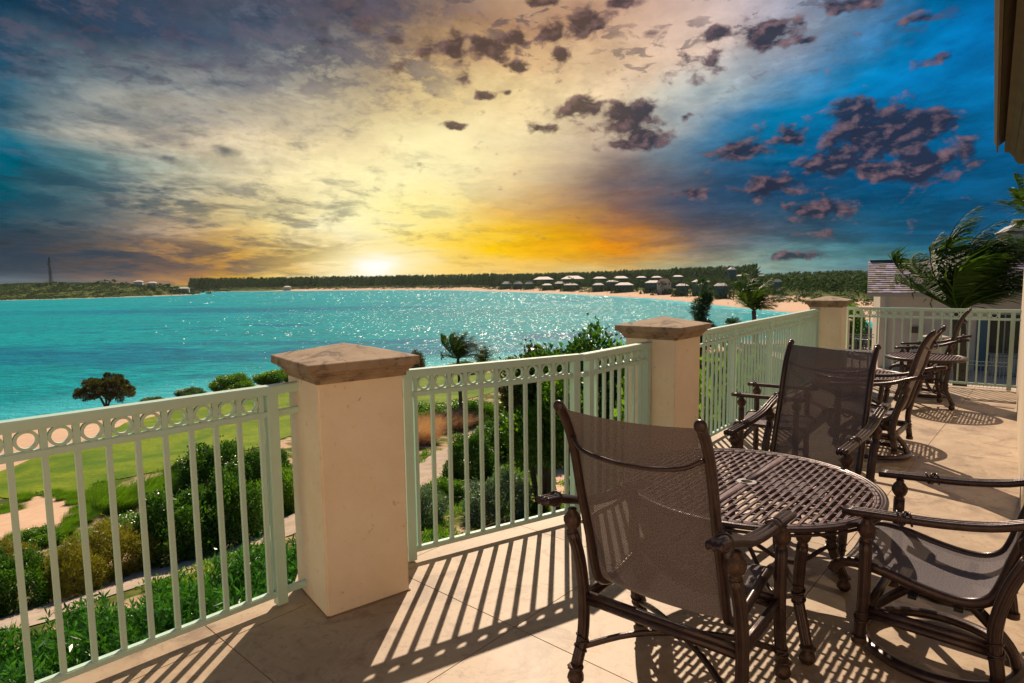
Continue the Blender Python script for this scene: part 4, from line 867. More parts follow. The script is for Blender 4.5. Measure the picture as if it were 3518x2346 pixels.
for x, y, r, h, l in [(-16.6,104,2.2,3.3,'dense shrub by the shore just right of the nearest pillar'),(-43.2,83.1,1.8,1.2,'shore shrub with upright sprigs left of the nearest pillar'),(-39.0,86.6,2.6,2.3,'tallest shore shrub beside the nearest pillar'),(-34.2,90.2,3.0,2.2,'low shore shrub hidden partly by the nearest pillar'),
    (-46.5,80.0,1.3,.7,'small shore shrub at the left end of the hedge'),(-8,100,2.4,2.0,'low shrub under the middle palm'),(0,103,2.6,2.0,'low shrub right of the middle palm'),(-53.6,66.0,1.6,.7,'low beach shrub near the left edge'),(-46.8,69.5,1.4,.7,'low beach shrub in front of the round tree')]:
    plant('brown' if h > 3.1 else ('leafy' if h > 2.1 else 'dark'), x, y, r, h, l)
# ground cover
def scatter_cover(n, x0, x1, y0, y1, L, m, name, avoid):
    rng = np.random.default_rng(5); X = rng.uniform(x0, x1, n); Y = rng.uniform(y0, y1, n); keep = np.ones(n, bool)
    for P in avoid: keep &= _sd(X, Y, np.array(P, float)) > 0
    nz = wav(X, Y, 2.3)+wav(X+9, Y+4, 5.); keep &= nz > -.25; keep &= _sd(X, Y, np.array(TERR, float)) > 1.5; X, Y = X[keep], Y[keep]; k = 7; X = np.repeat(X, k)+rng.normal(size=len(X)*k)*.10; Y = np.repeat(Y, k)+rng.normal(size=len(Y)*k)*.10
    P = np.stack([X, Y, height(X, Y)+rng.random(len(X))*.10], 1); D = rng.normal(size=P.shape)*.6+np.array([.1, 0, .8]); me = quads(name, leaf_quads(P, D, L*(.5+rng.random(len(P))), L*.35*np.ones(len(P)), rng)); me.materials.append(m); return link(name, me, kind='stuff', label='low creeping plants and weeds on the sandy slope below the terrace', cat='ground cover')
scatter_cover(34000, -30, 12, 10, 46, .16, L_fresh, 'ground_cover', [LAWN, PATH, BUNKER])

# ------------------------------------------------------------------ palms
def palm(name, label, base, crown, rf, nf, nl, wind, lw, droop, group=None, tr=.16, seed=1, frond_parts=True, spread=1.0):
    rng = random.Random(seed); t = thing(name, label, 'palm tree', base, 0, group); b = np.array(base, float); c = np.array(crown, float)-b
    P = spline([(0, 0, -.3), c*np.array([.15, .15, .33]), c*np.array([.5, .5, .68]), c], 22); m = MB(); m.tube(P, circ(tr, 12), scale=[1.25-.35*i/len(P)+.05*(i % 2) for i in range(len(P))]); link('trunk', m.mesh('trunk', True), palmbark, t)
    W = np.array(wind, float); allq = []
    for i in range(nf):
        a = i*2.39996+rng.uniform(-.25, .25); e = R_(82-62*((i+.5)/nf)*spread+rng.uniform(-6, 6)); D = np.array([math.cos(a)*math.cos(e), math.sin(a)*math.cos(e), math.sin(e)]); L = rf*rng.uniform(.85, 1.1); n = 14; p_ = c.copy(); pts = [p_.copy()]
        for s in range(n):
            D = D+(np.array([0, 0, -droop])+W*(.35+.9*s/n))*(.55+.9*s/n)/n*2.2; D /= np.linalg.norm(D); p_ = p_+D*L/n; pts.append(p_.copy())
        pts = np.array(pts); m = MB(); 
        if frond_parts: m.tube(pts, circ(.016*rf/2.4, 5), scale=[1.6*(1-.85*s/n) for s in range(n+1)])
        T = np.gradient(pts, axis=0); T /= np.linalg.norm(T, axis=1)[:, None]; rs = np.random.default_rng(seed*100+i); q = []
        s = np.linspace(.12, .995, nl); ix = s*n; k0 = np.minimum(ix.astype(int), n-1); f = (ix-k0)[:, None]; B = pts[k0]*(1-f)+pts[k0+1]*f; TT = T[k0]
        S = np.cross(TT, [0, 0, 1.]); S /= np.linalg.norm(S, axis=1)[:, None]+1e-9; ll = rf*.36*np.sin(np.clip(s*2.6+.35, 0, 3.0))**.7*(.8+.4*rs.random(nl))
        for sg in (-1, 1):
            Dl = TT*.75+S*sg*.75+W*1.1+np.array([0, 0, -.30])+rs.normal(size=B.shape)*.12; Dl /= np.linalg.norm(Dl, axis=1)[:, None]; Nn = np.cross(Dl, S*sg)+1e-6; Wd = np.cross(Nn, Dl); Wd /= np.linalg.norm(Wd, axis=1)[:, None]+1e-9
            M1 = B+Dl*ll[:, None]*.5; D2 = Dl+W*.5+np.array([0, 0, -.45]); D2 /= np.linalg.norm(D2, axis=1)[:, None]; M2 = M1+D2*ll[:, None]*.5
            q.append(np.stack([B-Wd*lw*.35, B+Wd*lw*.35, M1+Wd*lw*.5, M1-Wd*lw*.5], 1)); q.append(np.stack([M1-Wd*lw*.5, M1+Wd*lw*.5, M2+Wd*.002, M2-Wd*.002], 1))
        if frond_parts:
            for Q in q:
                for k in Q: m.add(k, [(0, 1, 2, 3)])
            link('frond', m.mesh('frond'), L_palm, t)
        else: allq += q
    if not frond_parts: link('crown', quads('crown', np.concatenate(allq)), L_palm, t)
    return t
wx = (.95, .25, .10)
palm('palm_tree', 'large wind-blown palm in front of the neighbouring house', (13.6, 18.6, -7.6), (12.9, 18.1, .50), 3.0, 38, 60, (.95, .03, .14), .055, .36, tr=.17, seed=3, spread=.88)
palm('palm_tree', 'palm crown rising at the right edge behind the large palm', (20.6, 24.2, -8.2), (19.9, 23.6, 3.4), 2.1, 20, 40, (.6, .0, .14), .06, .30, tr=.17, seed=8)
palm('palm_tree', 'dark palm against the beach above the long railing', (16.9, 42.4, -11.3), (16.2, 42.0, -.75), 2.4, 17, 34, (.45, .0, .16), .08, .34, tr=.15, seed=14)
palm('palm_tree', 'wind-swept palm against the water right of the nearest pillar', (-5.2, 62.0, -12.2), (-5.4, 62.0, -6.3), 3.0, 22, 46, (.8, .05, .22), .07, .34, tr=.16, seed=21)
palm('palm_tree', 'small lower palm crown beside the wind-swept palm', (-3.2, 63.5, -12.2), (-3.0, 63.5, -7.2), 2.1, 14, 28, (.3, .05, .1), .07, .3, tr=.14, seed=25)

# round beach tree
def limb_tree(name, label, cat, base, H, R, clumps, m, seed, lsz, nleaf, lean=(0, 0), flat=.62, tr=.16, shape='dome', lw=.6):
    rng = random.Random(seed); rs = np.random.default_rng(seed); t = thing(name, label, cat, base); tips = []
    for i in range(clumps):
        a = i*2.39996; f = math.sqrt((i+.5)/clumps); 
        if shape == 'dome': z = H*(1-flat*1.05*f**2.4)-rng.uniform(0, .30)*H*(1-.5*f); tips.append((R*f*math.cos(a)+lean[0]*f, R*f*math.sin(a)+lean[1], z*.93))
        else: zz = rng.uniform(.25, 1.); rr = R*(1.15-zz)*rng.uniform(.5, 1.1); tips.append((rr*math.cos(a)+lean[0]*zz, rr*math.sin(a), H*zz))
    m0 = MB(); nb = 6; fork = [(.22*R*math.cos(k*1.05), .22*R*math.sin(k*1.05), H*.36) for k in range(nb)]
    for k, f in enumerate(fork): m0.tube(spline([(.03*math.cos(k), .03*math.sin(k), -.3), (f[0]*.35, f[1]*.35, H*.14), f], 6), circ(tr*.6, 7), scale=[1.1-.07*i for i in range(7)][:len(spline([(0,0,0),(0,0,1),(0,0,2)], 6))])
    link('trunk', m0.mesh('trunk', True), bark, t)
    m1 = MB()
    for tp in tips:
        f = min(fork, key=lambda q: (q[0]-tp[0]*.5)**2+(q[1]-tp[1]*.5)**2); md = (np.array(f)+np.array(tp))/2+np.array([rng.uniform(-.1, .1)*R, rng.uniform(-.1, .1)*R, -.05*H]); P = spline([f, md, tp], 6); m1.tube(P, circ(tr*.3, 5), scale=list(np.linspace(1, .25, len(P))))
    link('limbs', m1.mesh('limbs', True), bark, t)
    C = np.array(tips); k = nleaf//clumps; P = np.repeat(C, k, 0); d = rs.normal(size=P.shape); d /= np.linalg.norm(d, axis=1)[:, None]; cr = R*(.95/math.sqrt(clumps))*1.25*rs.uniform(.7, 1.2, clumps).repeat(k)
    P = P+d*(cr*rs.random(len(P))**.45)[:, None]*np.array([1, 1, .8]); link('crown', quads('crown', leaf_quads(P, d+np.array([.2, 0, .5])+rs.normal(size=P.shape)*.4, lsz*(.6+.8*rs.random(len(P))), lsz*lw*np.ones(len(P)), rs)), m, t); return t
limb_tree('seagrape_tree', 'round-crowned tree standing alone on the beach at the left', 'tree', (-50.0, 76.2, ghz(-50.0, 76.2)), 4.7, 3.1, 62, L_brown, 5, .20, 20000, tr=.22, flat=.50)
limb_tree('casuarina_tree', 'dark feathery casuarina behind the middle pillar cap', 'tree', (10.9, 38.4, ghz(10.9, 38.4)), 11.6, 1.75, 60, L_cas, 9, .30, 15000, lean=(.9, 0), shape='cone', tr=.2, lw=.16)
limb_tree('casuarina_tree', 'low branchy casuarina leaning right behind the middle pillar', 'tree', (12.2, 38.6, ghz(12.2, 38.6)), 9.3, 1.3, 30, L_cas, 12, .28, 6000, lean=(1.5, 0), shape='cone', tr=.12, lw=.16)
# ------------------------------------------------------------------ far shore
def cas_proto(seed, n=60):
    rs = np.random.default_rng(seed); z = rs.random(n)**.8; a = rs.random(n)*6.283; r = .27*(1.05-z)**.8*(.4+.6*rs.random(n)); P = np.stack([r*np.cos(a)+.12*z**2, r*np.sin(a), z*.92], 1)
    D = np.stack([.5*np.cos(a)+.55, .5*np.sin(a), .9+0*a], 1)+rs.normal(size=(n, 3))*.25; return leaf_quads(P, D, .16*(.6+.9*rs.random(n)), .055*(.7+.6*rs.random(n)), rs)
PRO = [cas_proto(i) for i in range(5)]
def forest(name, label, pts, h, m, w=1.0, q=PRO):
    rs = np.random.default_rng(3); out = []
    for i, (x, y) in enumerate(pts):
        s = h*rs.uniform(.62, 1.12); a = rs.uniform(0, .6)-.3; V = q[i % len(q)].copy(); V[..., 0] *= s*w; V[..., 1] *= s*w; V[..., 2] *= s; out.append(V+np.array([x, y, 0])); 
    Q = np.concatenate(out).reshape(len(pts), -1, 4, 3); z = height(pts[:, 0], pts[:, 1]); Q[..., 2] += z[:, None, None]-.3
    me = quads(name, Q.reshape(-1, 4, 3)); me.materials.append(m); return link(name, me, kind='stuff', label=label, cat='forest')
rs = np.random.default_rng(11)
def cand(n, a0, a1, r0, r1):
    A = np.radians(rs.uniform(a0, a1, n)); R = np.sqrt(rs.uniform(r0**2, r1**2, n)); return np.stack([R*np.sin(A), R*np.cos(A)], 1)
c_ = cand(60000, -27, 46, 250, 1900); s_ = _sd(c_[:, 0], c_[:, 1])
az_ = np.degrees(np.arctan2(c_[:, 0], c_[:, 1])); r_ = np.hypot(c_[:, 0], c_[:, 1])
vill = (az_ > -1.5) & (az_ < 20.5)                        # the resort takes the front of this stretch
keep = np.where(vill, (s_ > 190+30*np.sin(az_*3)) & (s_ < 420), (s_ > 58+8*np.sin(az_*9)) & (s_ < 260)); keep &= (az_ < 21) & (r_ > 400)
front = c_[keep]; front = front[rs.permutation(len(front))[:4200]]
forest('casuarina_forest', 'long dark belt of wind-bent casuarinas lining the far bay', front, 21.0, L_far)
k2 = (az_ >= 18.5) & (s_ > 62) & (s_ < 420) & (r_ < 900) & (c_[:, 1] > 250); hill = c_[k2]; hill = hill[rs.permutation(len(hill))[:2600]]
forest('hillside_wood', 'dense green wood behind the beach at the right', hill, 11.0, leafm('wood_leaf', (.045, .095, .018), .15, .5, rough=.8, spec=.1), 1.6)
kd = (s_ > 22) & (s_ < 64) & (az_ > -26) & (r_ < 1400); dn = c_[kd]; dn = dn[rs.permutation(len(dn))[:2500]]
def scrubpro(seed):
    r = np.random.default_rng(seed); n = 40; d = r.normal(size=(n, 3)); d[:, 2] = abs(d[:, 2]); d /= np.linalg.norm(d, axis=1)[:, None]; return leaf_quads(d*np.array([.8, .8, .45]), d+r.normal(size=(n, 3))*.5, .35*np.ones(n), .25*np.ones(n), r)
SCR = [scrubpro(i) for i in range(4)]
sel = dn[_sd(dn[:, 0], dn[:, 1]) > 40+12*np.sin(dn[:, 0]/17.)]; forest('dune_scrub', 'low green scrub on the dunes behind the far beach', sel, 2.2, L_far, 1.5, SCR)
# headland scrub on the left
hx = cand(9000, -47, -24, 720, 1500); hs = _sd(hx[:, 0], hx[:, 1]); hx = hx[(hs > 3) & (hx[:, 0] < -485)][:3600]
forest('headland_scrub', 'low dark scrub covering the headland at the left', hx, 3.6, L_far, 1.6, SCR)
t_ = np.array([(-560, 985), (-540, 978), (-521, 985), (-655, 930), (-640, 1010), (-500, 1010), (-700, 960)]); forest('headland_trees', 'scattered taller trees on the headland ridge', t_, 13, L_far, 1.8, SCR)

# resort villas
roofm = mat('white_roof', (.80, .70, .62), .7, var=(.72, .62, .54), vscale=.5); tealw = mat('teal_wall', (.045, .12, .13), .8); glassd = mat('dark_glazing', (.02, .03, .035), .15, spec=.8); redroof = mat('terracotta_roof', (.45, .20, .13), .7)
def villa(i, x, y, w, ze, zt, g, two=False):
    lab = ['white hip-roofed beach villa, leftmost of the front row', 'second white-roofed villa from the left of the front row', 'third white-roofed villa of the front row', 'low villa roof right of the first three joined villas', 'villa with a raised roof behind a low one', 'broad front-row villa above the centre of the beach', 'front villa right of the broad one', 'set-back villa with a higher roof', 'wide front villa left of the terracotta-roofed house', 'white roof just left of the terracotta-roofed house', 'two-storey house with a terracotta hip roof', 'villa right of the terracotta-roofed house', 'villa partly behind the casuarina', 'beach villa with teal walls right of the casuarina',
       'leftmost long white roof of the back row', 'longest white roof of the back row', 'third roof of the back row', 'fourth roof of the back row', 'small fifth roof of the back row', 'sixth roof of the back row', 'last small roof of the back row', 'distant roof left of the small tower', 'pale roof right of the small tower', 'lone grey-roofed house inside the right-hand wood', 'small roof just right of the tower'][i]
    az = math.atan2(x, y); t = thing('beach_villa', lab, 'house', (x, y, g), -az, 'white-roofed villas behind the far beach'); d = w*.62; g = ghz(x, y); t.location.z = g; ze += .2; h = max(ze-g, 2.6); ht = max(zt-g, h+w*.13)
    q = MB(); q.box((0, 0, h/2-.5), (w*.9, d*.9, h+1)); link('wall', q.mesh('wall'), tealw if i != 10 else beigeh, t)
    q = MB(); rw = w*.5; q.add([(-w*.5, -d*.5, h), (w*.5, -d*.5, h), (w*.5, d*.5, h), (-w*.5, d*.5, h), (-rw*.45, 0, ht), (rw*.45, 0, ht), (-w*.5, -d*.5, h-.25), (w*.5, -d*.5, h-.25), (w*.5, d*.5, h-.25), (-w*.5, d*.5, h-.25)], [(0,1,5,4), (1,2,5), (2,3,4,5), (3,0,4), (6,7,1,0), (7,8,2,1), (8,9,3,2), (9,6,0,3), (9,8,7,6)])
    link('roof', q.mesh('roof'), redroof if i == 10 else roofm, t)
    n = max(2, int(w/3.5)); wm = MB(); wm.box((0, 0, 0), (1.3, .06, 1.5)); wme = wm.mesh('window'); wme.materials.append(glassd)
    for k in range(n): link('window', wme, None, t, (-w*.45+w*.9*(k+.5)/n, -d*.45-.04, h-1.4))
    return t
VILLAS = [(-7.1,980.1,18.2,-6.7,-2.7,-15.7),(10.3,946.7,16.8,-6.6,-2.8,-15.5),(26.1,912.7,16.2,-6.6,-2.8,-15.5),(48.9,861.4,16.8,-8.2,-5.9,-15.8),(65.4,853.4,17.4,-6.2,-3.1,-14.9),(75.4,799.5,22.0,-7.7,-5.1,-15.8),(100.5,727.9,15.5,-7.3,-4.9,-15.6),(116.2,725.9,16.7,-3.8,-1.9,-15.1),(120.2,670.7,23.2,-7.0,-4.7,-15.4),(140.0,622.0,19.3,-4.4,-3.0,-15.0),(141.9,585.8,16.6,-4.2,-.3,-15.5),(148.2,546.7,13.1,-6.7,-4.7,-15.9),(160.3,534.0,17.5,-3.3,-1.9,-15.4),(154.8,465.4,12.4,-5.9,-3.7,-15.6),(50.2,981.2,37.4,-.5,1.2,-14.8),(88.1,903.4,40.0,-.1,1.6,-14.8),(116.9,833.5,21.4,.1,1.5,-15.1),(136.3,786.5,23.7,.2,1.4,-14.7),(153.5,745.2,14.5,.7,1.8,-14.6),(163.8,711.3,14.5,.6,1.7,-15.2),(174.8,662.6,13.5,1.3,2.2,-14.7),(209.8,577.9,8.8,1.3,2.6,-14.4),(225.3,568.4,6.7,.9,2.4,-14.6),(189.7,449.1,6.8,-3.2,-1.3,-14.4),(231.5,610.9,5.1,1.1,2.2,-13.8)]
VILLAS = [(x*1.03, y*1.03, w*.88, ze, zt, g) for x, y, w, ze, zt, g in VILLAS]
for i, v in enumerate(VILLAS): villa(i, *v)
# palms and trees among the villas (each a tree one can tell apart)
kv = vill & (s_ > 78) & (s_ < 200) & (r_ > 350); rv = c_[kv]; rv = rv[rs.permutation(len(rv))[:1500]]; VX = np.array([v[:2] for v in VILLAS])
rv = np.array([p for p in rv if np.min(np.hypot(VX[:, 0]-p[0]*(1+7/np.hypot(*p)), VX[:, 1]-p[1]*(1+7/np.hypot(*p)))) > 13])
forest('resort_trees', 'mixed low trees filling the gaps between the beach villas', rv, 14.0, L_far, .55, SCR)
pr = np.random.default_rng(4); pq = []
def far_palm_mesh(seed):
    r = np.random.default_rng(seed); q = []
    for i in range(13):
        a = i*2.4; e = r.uniform(-.3, 1.1); B = np.array([[0, 0, 0.]]); D = np.array([[math.cos(a)*math.cos(e)+.3, math.sin(a)*math.cos(e), math.sin(e)]]); q.append(leaf_quads(B, D, 2.6, .7, r)); P = q[-1][:, 2]; q.append(leaf_quads(P, D*.6+np.array([[.2, 0, -.7]]), 1.3, .5, r))
    me = quads('crown', np.concatenate(q)); me.materials.append(L_far); return me
FP = [far_palm_mesh(i) for i in range(3)]; q = MB(); q.tube([(0, 0, -1), (0.1, 0, .5), (0, 0, 1)], circ(.02, 6)); FT = q.mesh('trunk', True); FT.materials.append(palmbark)
for i in range(90):
    A = R_(pr.uniform(-1.5, 20)); vd = None; D = pr.uniform(0, 1); x0 = None
    ts = np.linspace(300, 1100, 300); sx = _sd(ts*math.sin(A), ts*math.cos(A)); k = int(np.argmax(sx > 0)); R = ts[k]+pr.uniform(62, 150); x, y = R*math.sin(A), R*math.cos(A); g = ghz(x, y); h = pr.uniform(8, 14)
    t = thing('coconut_palm', 'distant coconut palm among the beach villas', 'palm tree', (x, y, g), 0, 'distant palms among the villas'); c = link('crown', FP[i % 3], None, t, (0, 0, h)); c.scale = (1.15,)*3; tk = link('trunk', FT, None, t); tk.scale = (10, 10, h)
hp = []
for vx, vy, vw, *_ in VILLAS:
    vr = math.hypot(vx, vy); ux, uy = vx/vr, vy/vr
    for k in range(int(vw*.55)): o_ = pr.uniform(-.65, .65)*vw; b_ = vw*.31+pr.uniform(2.5, 9); hp.append((vx-ux*b_+uy*o_, vy-uy*b_-ux*o_))
forest('villa_hedges', 'thick low planting hiding the feet of the beach villas', np.array(hp), 9.0, L_far, .5, SCR)
# small resort tower
t = thing('clock_tower', 'small pale tower with pointed cap poking above the trees', 'tower', (213, 610, ghz(213, 610))); q = MB(); q.box((0, 0, 9.2), (6.5, 6.5, 18.4)); link('wall', q.mesh('wall'), tealw, t); q = MB(); q.lathe([(4.6, 18.4), (4.2, 19.2), (1.2, 21), (.15, 22.5), (.12, 26.5)], 8); link('cap', q.mesh('cap'), roofm, t)
# lattice mast on the headland
mz = ghz(-707.5, 971); t = thing('radio_mast', 'tall lattice radio mast on the headland at the far left', 'mast', (-707.5, 971, mz)); steel = mat('mast_steel', (.10, .11, .12), .6, metal=.5)
q = MB(); H = 43; 
for sx, sy in ((-1,-1),(1,-1),(1,1),(-1,1)): q.bar((sx*1.7, sy*1.7, 0), (sx*.6, sy*.6, H), .55, .55)
link('legs', q.mesh('legs'), steel, t); q = MB()
for k in range(14):
    z0, z1 = H*k/14, H*(k+1)/14; r0, r1 = 1.7-1.1*k/14, 1.7-1.1*(k+1)/14
    for (ax, ay), (bx, by) in (((-1,-1),(1,-1)),((1,-1),(1,1)),((1,1),(-1,1)),((-1,1),(-1,-1))): q.bar((ax*r0, ay*r0, z0), (bx*r1, by*r1, z1), .28, .28); q.bar((ax*r1, ay*r1, z1), (bx*r1, by*r1, z1), .25, .25)
link('bracing', q.mesh('bracing'), steel, t)
for k, (z, s) in enumerate(((42, 1), (38, 1), (33, -1), (28, 1), (24, 1), (20, 1))):
    q = MB(); q.lathe([(1.0, -.5), (1.25, 0), (1.0, .5)], 12, c=(s*1.9, -.6, z), ax=((1,0,0),(0,0,1),(0,-1,0))); link('dish', q.mesh('dish', True), steel, t)
for x, y, w, l in ((-520, 1000, 17, 'small pale-roofed house on the right part of the headland'), (-596, 1010, 12, 'tiny white house in the middle of the headland'), (-566, 995, 12, 'tiny house on the headland left of the pale roof'), (-448, 1262, 14, 'small house on the far beach at the end of the headland')):
    g = ghz(x, y); t = thing('headland_house', l, 'house', (x, y, g), .3, 'houses on the headland'); q = MB(); q.box((0, 0, 3.2), (w, 8, 7)); link('wall', q.mesh('wall'), beigeh, t); q = MB(); q.add([(-w*.55, -5, 6.7), (w*.55, -5, 6.7), (w*.55, 5, 6.7), (-w*.55, 5, 6.7), (-w*.2, 0, 9), (w*.2, 0, 9)], [(0,1,5,4), (1,2,5), (2,3,4,5), (3,0,4), (3,2,1,0)]); link('roof', q.mesh('roof'), roofm, t)
# beach umbrella shelters and walkers
tealc = mat('teal_canvas', (.05, .28, .35), .8); skin = mat('skin', (.35, .2, .13), .6); cloth = mat('dark_swimwear', (.05, .05, .09), .8)
def person(x, y, label, rz):
    t = thing('person', label, 'person', (x, y, ghz(x, y)), rz); me = bpy.data.meshes.new('body')
    vs = [(0,0,.95),(0,0,1.2),(0,0,1.42),(0,.01,1.52),(0,.02,1.68),(.10,0,.88),(.11,.06,.48),(.11,.12,.04),(.11,.02,.03),(-.10,0,.88),(-.11,-.06,.48),(-.11,-.12,.04),(-.11,-.22,.03),(.19,0,1.38),(.25,.05,1.1),(.24,-.1,.85),(-.19,0,1.38),(-.25,-.05,1.1),(-.24,.1,.85)]
    es = [(0,1),(1,2),(2,3),(3,4),(0,5),(5,6),(6,7),(7,8),(0,9),(9,10),(10,11),(11,12),(2,13),(13,14),(14,15),(2,16),(16,17),(17,18)]
    me.from_pydata(vs, es, []); o = link('body', me, skin, t); md = o.modifiers.new('Skin', 'SKIN'); 
    rad = [.13,.12,.14,.06,.105,.10,.07,.045,.035,.10,.07,.045,.035,.06,.045,.035,.06,.045,.035]
    for v, r in zip(me.skin_vertices[0].data, rad): v.radius = (r, r*.85)
    me.skin_vertices[0].data[0].use_root = True; o.modifiers.new('Sub', 'SUBSURF').levels = 1
    q = MB(); q.lathe([(.12,.80),(.145,.86),(.15,.98),(.13,1.02)], 10); link('shorts', q.mesh('shorts', True), cloth, t)
for x, y, l in ((138.5, 402, 'person walking along the wet sand near the water'), (134.9, 424, 'person standing at the water edge left of the dark palm'), (112, 596, 'tiny person walking on the far beach')): person(x, y, l, .5)
for x, y, l in ((170, 398, 'small teal canvas shelter on the sand'),):
    t = thing('beach_shelter', l, 'beach umbrella', (x, y, ghz(x, y))); q = MB(); q.lathe([(1.9, 1.9), (1.6, 2.2), (.9, 2.6), (.05, 2.85)], 8); link('canopy', q.mesh('canopy'), tealc, t); q = MB(); q.tube([(0, 0, -.2), (0, 0, 1.5), (0, 0, 2.8)], circ(.04, 6)); link('pole', q.mesh('pole'), steel, t)

# ------------------------------------------------------------------ neighbouring house and its lower terrace
hd = np.array([2.2, -1.1]); hd /= np.linalg.norm(hd); hn = np.array([hd[1], -hd[0]])            # hn points away from us? fixed below
if hn @ np.array([17., 30.]) > 0: hn = -hn                                                     # hn: toward the viewer
rzh = math.atan2(hd[1], hd[0]); H0 = np.array([17.2, 30.0])
house = thing('neighbour_house', 'beige neighbouring villa with weathered shingle roof and small dormer', 'house', (H0[0], H0[1], 0), rzh)
# local frame: x along wall, y away from viewer, z up
def hb(name, c, d, m, par=house): q = MB(); q.box(c, d); return link(name, q.mesh(name), m, par)
hb('wall', (5.0, 3.0, -1.9), (9.2, 5.4, 4.9), beigeh)
hb('corner_trim', (.47, .26, -1.9), (.22, .08, 4.9), beigeh); hb('downpipe', (.62, .24, -1.75), (.11, .11, 4.6), mat('pale_blue_paint', (.38, .45, .47), .6))
hb('eave_board', (1.9, .02, .60), (4.2, .10, .16), mat('eave_paint', (.40, .40, .38), .6)); hb('soffit', (1.9, .22, .53), (4.1, .34, .03), MATS['eave_paint'])
hb('eave_board', (7.1, -.16, .56), (6.2, .10, .16), MATS['eave_paint'])
hb('door', (4.46, .28, -1.7), (.55, .05, 2.3), mat('blue_door', (.05, .14, .20), .5))
win = hb('window', (5.2, .27, -1.15), (1.1, .06, 1.75), glassd)
for c, d in (((4.63, .24, -1.15), (.09, .07, 1.85)), ((5.77, .24, -1.15), (.09, .07, 1.85)), ((5.2, .24, -2.06), (1.22, .10, .09)), ((5.2, .24, -.24), (1.22, .08, .09)), ((5.2, .235, -1.15), (.05, .05, 1.75))): hb('frame', c, d, MATS['eave_paint'], win)
hb('wall_lamp', (1.87, .24, -1.05), (.5, .16, .28), bark)
shm = mat('weathered_shingle', (.40, .33, .33), .85, island=.5, var=(.22, .18, .185), vscale=2)
def shingles(name, x0, x1, z0, z1, y0, run, gx0=0, gx1=0):
    rsn = random.Random(4); n = int(math.hypot(run, z1-z0)/.20); q = MB(); sl = math.atan2(z1-z0, run)
    for i in range(n):
        f = i/n; y = y0+run*f; z = z0+(z1-z0)*f; xa, xb = x0+gx0*f, x1+gx1*f; x = xa-(i % 3)*.05
        while x < xb:
            w = rsn.uniform(.14, .42); a, b = max(x, xa), min(x+w-.008, xb); x += w
            if b-a < .03: continue
            lift = rsn.uniform(.025, .04); L = .235
            q.add([(a, y, z+lift), (b, y, z+lift), (b, y+L*math.cos(sl), z+L*math.sin(sl)+.004), (a, y+L*math.cos(sl), z+L*math.sin(sl)+.004), (a, y, z-.01), (b, y, z-.01)], [(0,1,2,3), (4,5,1,0), (4,0,3), (1,5,2)])
    o = link(name, q.mesh(name), shm, house, kind='stuff'); q = MB(); q.add([(x0, y0+.02, z0-.012), (x1, y0+.02, z0-.012), (x1+gx1, y0+run, z1-.012), (x0+gx0, y0+run, z1-.012)], [(0,1,2,3)]); link('roof_deck', q.mesh('roof_deck'), bark, house); return o
shingles('shingles', -.2, 3.98, .69, 2.22, -.06, 2.9, .12, 0)
hb('ridge_cap', (2.1, 2.86, 2.26), (4.2, .16, .07), blackm)
shingles('shingles', 4.03, 11.2, .66, 4.25, -.22, 6.0, 2.4, 0)
dm = thing('dormer', 'x', 'x'); bpy.data.objects.remove(dm)
dw = hb('dormer_wall', (6.0, 4.1, 3.05), (.68, 2.2, .95), mat('dormer_paint', (.22, .24, .25), .6))
dg = hb('dormer_window', (6.0, 2.985, 3.08), (.46, .03, .62), mat('bright_pane', (.35, .42, .45), .2, spec=.8), dw); 
q = MB(); q.box((6.0, 2.96, 3.08), (.035, .03, .62)); q.box((6.0, 2.96, 3.12), (.46, .025, .03)); link('muntin', q.mesh('muntin'), MATS['eave_paint'], dw)
q = MB(); q.add([(5.55, 2.8, 3.52), (6.45, 2.8, 3.52), (6.45, 5.3, 3.52), (5.55, 5.3, 3.52), (6.0, 3.3, 3.86), (6.0, 5.3, 3.86), (5.55, 2.8, 3.46), (6.45, 2.8, 3.46)], [(0,1,4), (1,2,5,4), (3,0,4,5), (6,7,1,0)]); link('dormer_roof', q.mesh('dormer_roof'), mat('lead_grey', (.10, .11, .12), .6), house)
# lower terrace
lt = struct('lower_terrace'); paveb = mat('pale_paving', (.60, .48, .40), .9, var=(.52, .40, .33), vscale=2)
prism('paving', [(13.5, 26.2), (15.6, 43), (26, 43), (30, 24), (24, 17.5), (15.0, 24.2)], -3.3, -2.9, paveb, lt); prism('retaining_wall', [(13.7, 26.3), (15.8, 42.8), (25.8, 42.8), (29.8, 24.1), (24, 17.8), (15.1, 24.4)], -12, -3.305, beigeh, lt)
ironm = mat('blue_grey_iron', (.10, .15, .17), .5)
def far_rail(label, a, b, z, h=1.0, col=ironm):
    a = np.array(a, float); b = np.array(b, float); L = np.linalg.norm(b-a); d = (b-a)/L; t = thing('terrace_railing', label, 'railing', (a[0], a[1], z), math.atan2(d[1], d[0]), 'blue grey railings on the lower terrace')
    for zz, nm in ((h, 'top_rail'), (h-.14, 'ring_rail'), (.08, 'bottom_rail')): q = MB(); q.box((L/2, 0, zz), (L, .05, .035)); link(nm, q.mesh(nm), col, t)
    q = MB(); q.box((0, 0, h/2), (.02, .02, h-.06)); mb_ = q.mesh('baluster'); mb_.materials.append(col); n = int(L/.115)
    for k in range(n+1): link('baluster', mb_, None, t, (L*k/n, 0, 0))
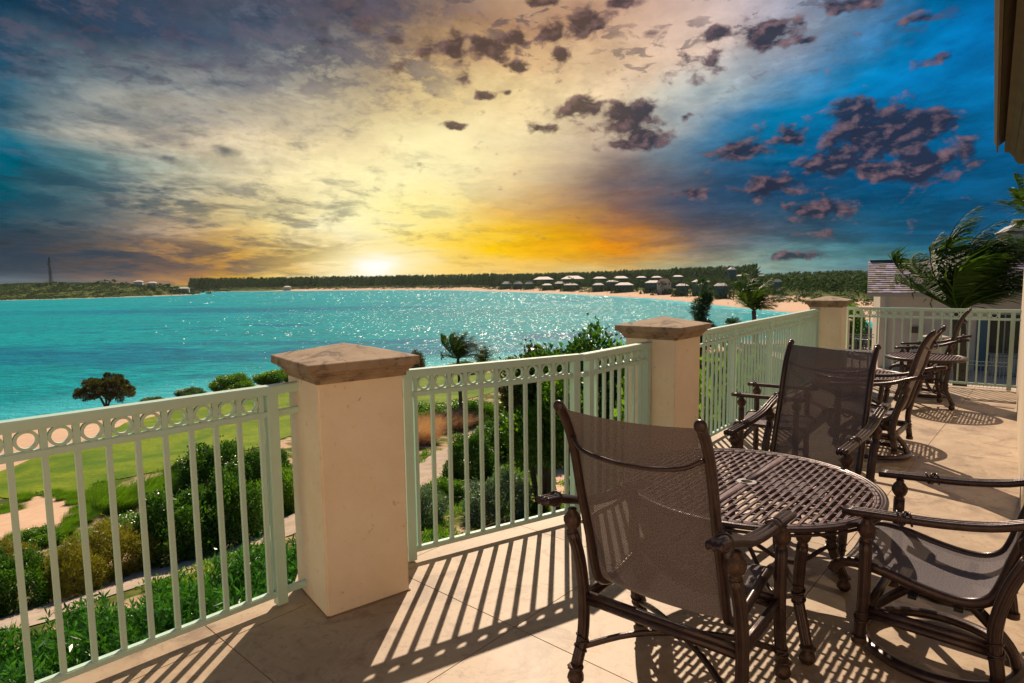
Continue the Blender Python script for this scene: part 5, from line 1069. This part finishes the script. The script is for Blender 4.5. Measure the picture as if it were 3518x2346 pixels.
far_rail('dark railing on the lower terrace in front of the house window', (20.6, 26.9), (24.6, 24.6), -2.9); far_rail('pale blue railing on the lower terrace beside the neighbouring house', (18.3, 33.9), (20.6, 33.2), -2.9, 1.25); far_rail('second railing farther back on the lower terrace', (20.4, 40), (23.4, 39.2), -2.9, 1.3); far_rail('railing between the two lower terrace posts', (16.9, 25.6), (19.2, 23.9), -2.9)
def far_post(x, y, zt, w, label):
    t = thing('terrace_post', label, 'post', (x, y, -2.9), rzh, 'capped posts on the lower terrace'); h = zt+2.9; q = MB(); q.box((0, 0, h/2), (w, w, h)); link('shaft', q.mesh('shaft'), whitew, t); q = MB(); q.lathe([(w*.78, h), (w*.80, h+.08), (.02, h+.2)], 4); link('cap', q.mesh('cap'), whitew, t)
far_post(16.5, 24.4, -.95, .62, 'pale capped post beyond the far railing, left of the palm trunk'); far_post(17.7, 20.9, -.95, .72, 'wide capped post beyond the far railing, right of the palm trunk'); far_post(18.7, 35.2, -1.0, .5, 'small capped post beside the lower terrace tables')
# outdoor furniture down there: the same chair pattern seen small
for x, y, a in ((20.4, 35.6, 30), (21.4, 35.9, 200), (20.9, 36.8, 120), (19.9, 37.6, 75)): dup(ch1, None, (x, y, -2.9), R_(a), 'dark chair on the lower terrace seen through the far railing', (1.15,)*3)['group'] = 'chairs on the lower terrace'
t = thing('dining_table', 'dark oblong table on the lower terrace', 'table', (20.9, 36.2, -2.9), .2); q = MB(); q.box((0, 0, .74), (1.8, 1.0, .05)); link('tabletop', q.mesh('tabletop'), ironm, t)
for sx in (-.8, .8):
    for sy in (-.42, .42): q = MB(); q.box((sx, sy, .36), (.06, .06, .71)); link('leg', q.mesh('leg'), ironm, t)
plant('leafy', 20.6, 38.5, 1.0, 2.6, 'green shrub on the lower terrace behind the tables', z=-2.9, grp=False)
for x, y in ((13.4, 27.5), (12.6, 25.3), (11.5, 23.0)): plant('leafy', x, y, 1.6, 4.2, 'green shrub against the side of the lower terrace')

# ------------------------------------------------------------------ sea air over the bay
hz = bpy.data.materials.new('haze_air'); hz.use_nodes = True; hz.node_tree.nodes.clear(); N = NT(hz.node_tree)
pv = N.new('ShaderNodeVolumePrincipled', inp={'Color': (.80, .88, .92, 1), 'Density': .00003, 'Anisotropy': .3}); N.l.new(pv.outputs[0], N.new('ShaderNodeOutputMaterial').inputs['Volume'])
q = MB(); q.box((0, 0, 3.5), (7400, 7400, 53)); link('haze', q.mesh('haze'), hz, kind='stuff', label='thin bright sea air that pales the far shore', cat='haze')
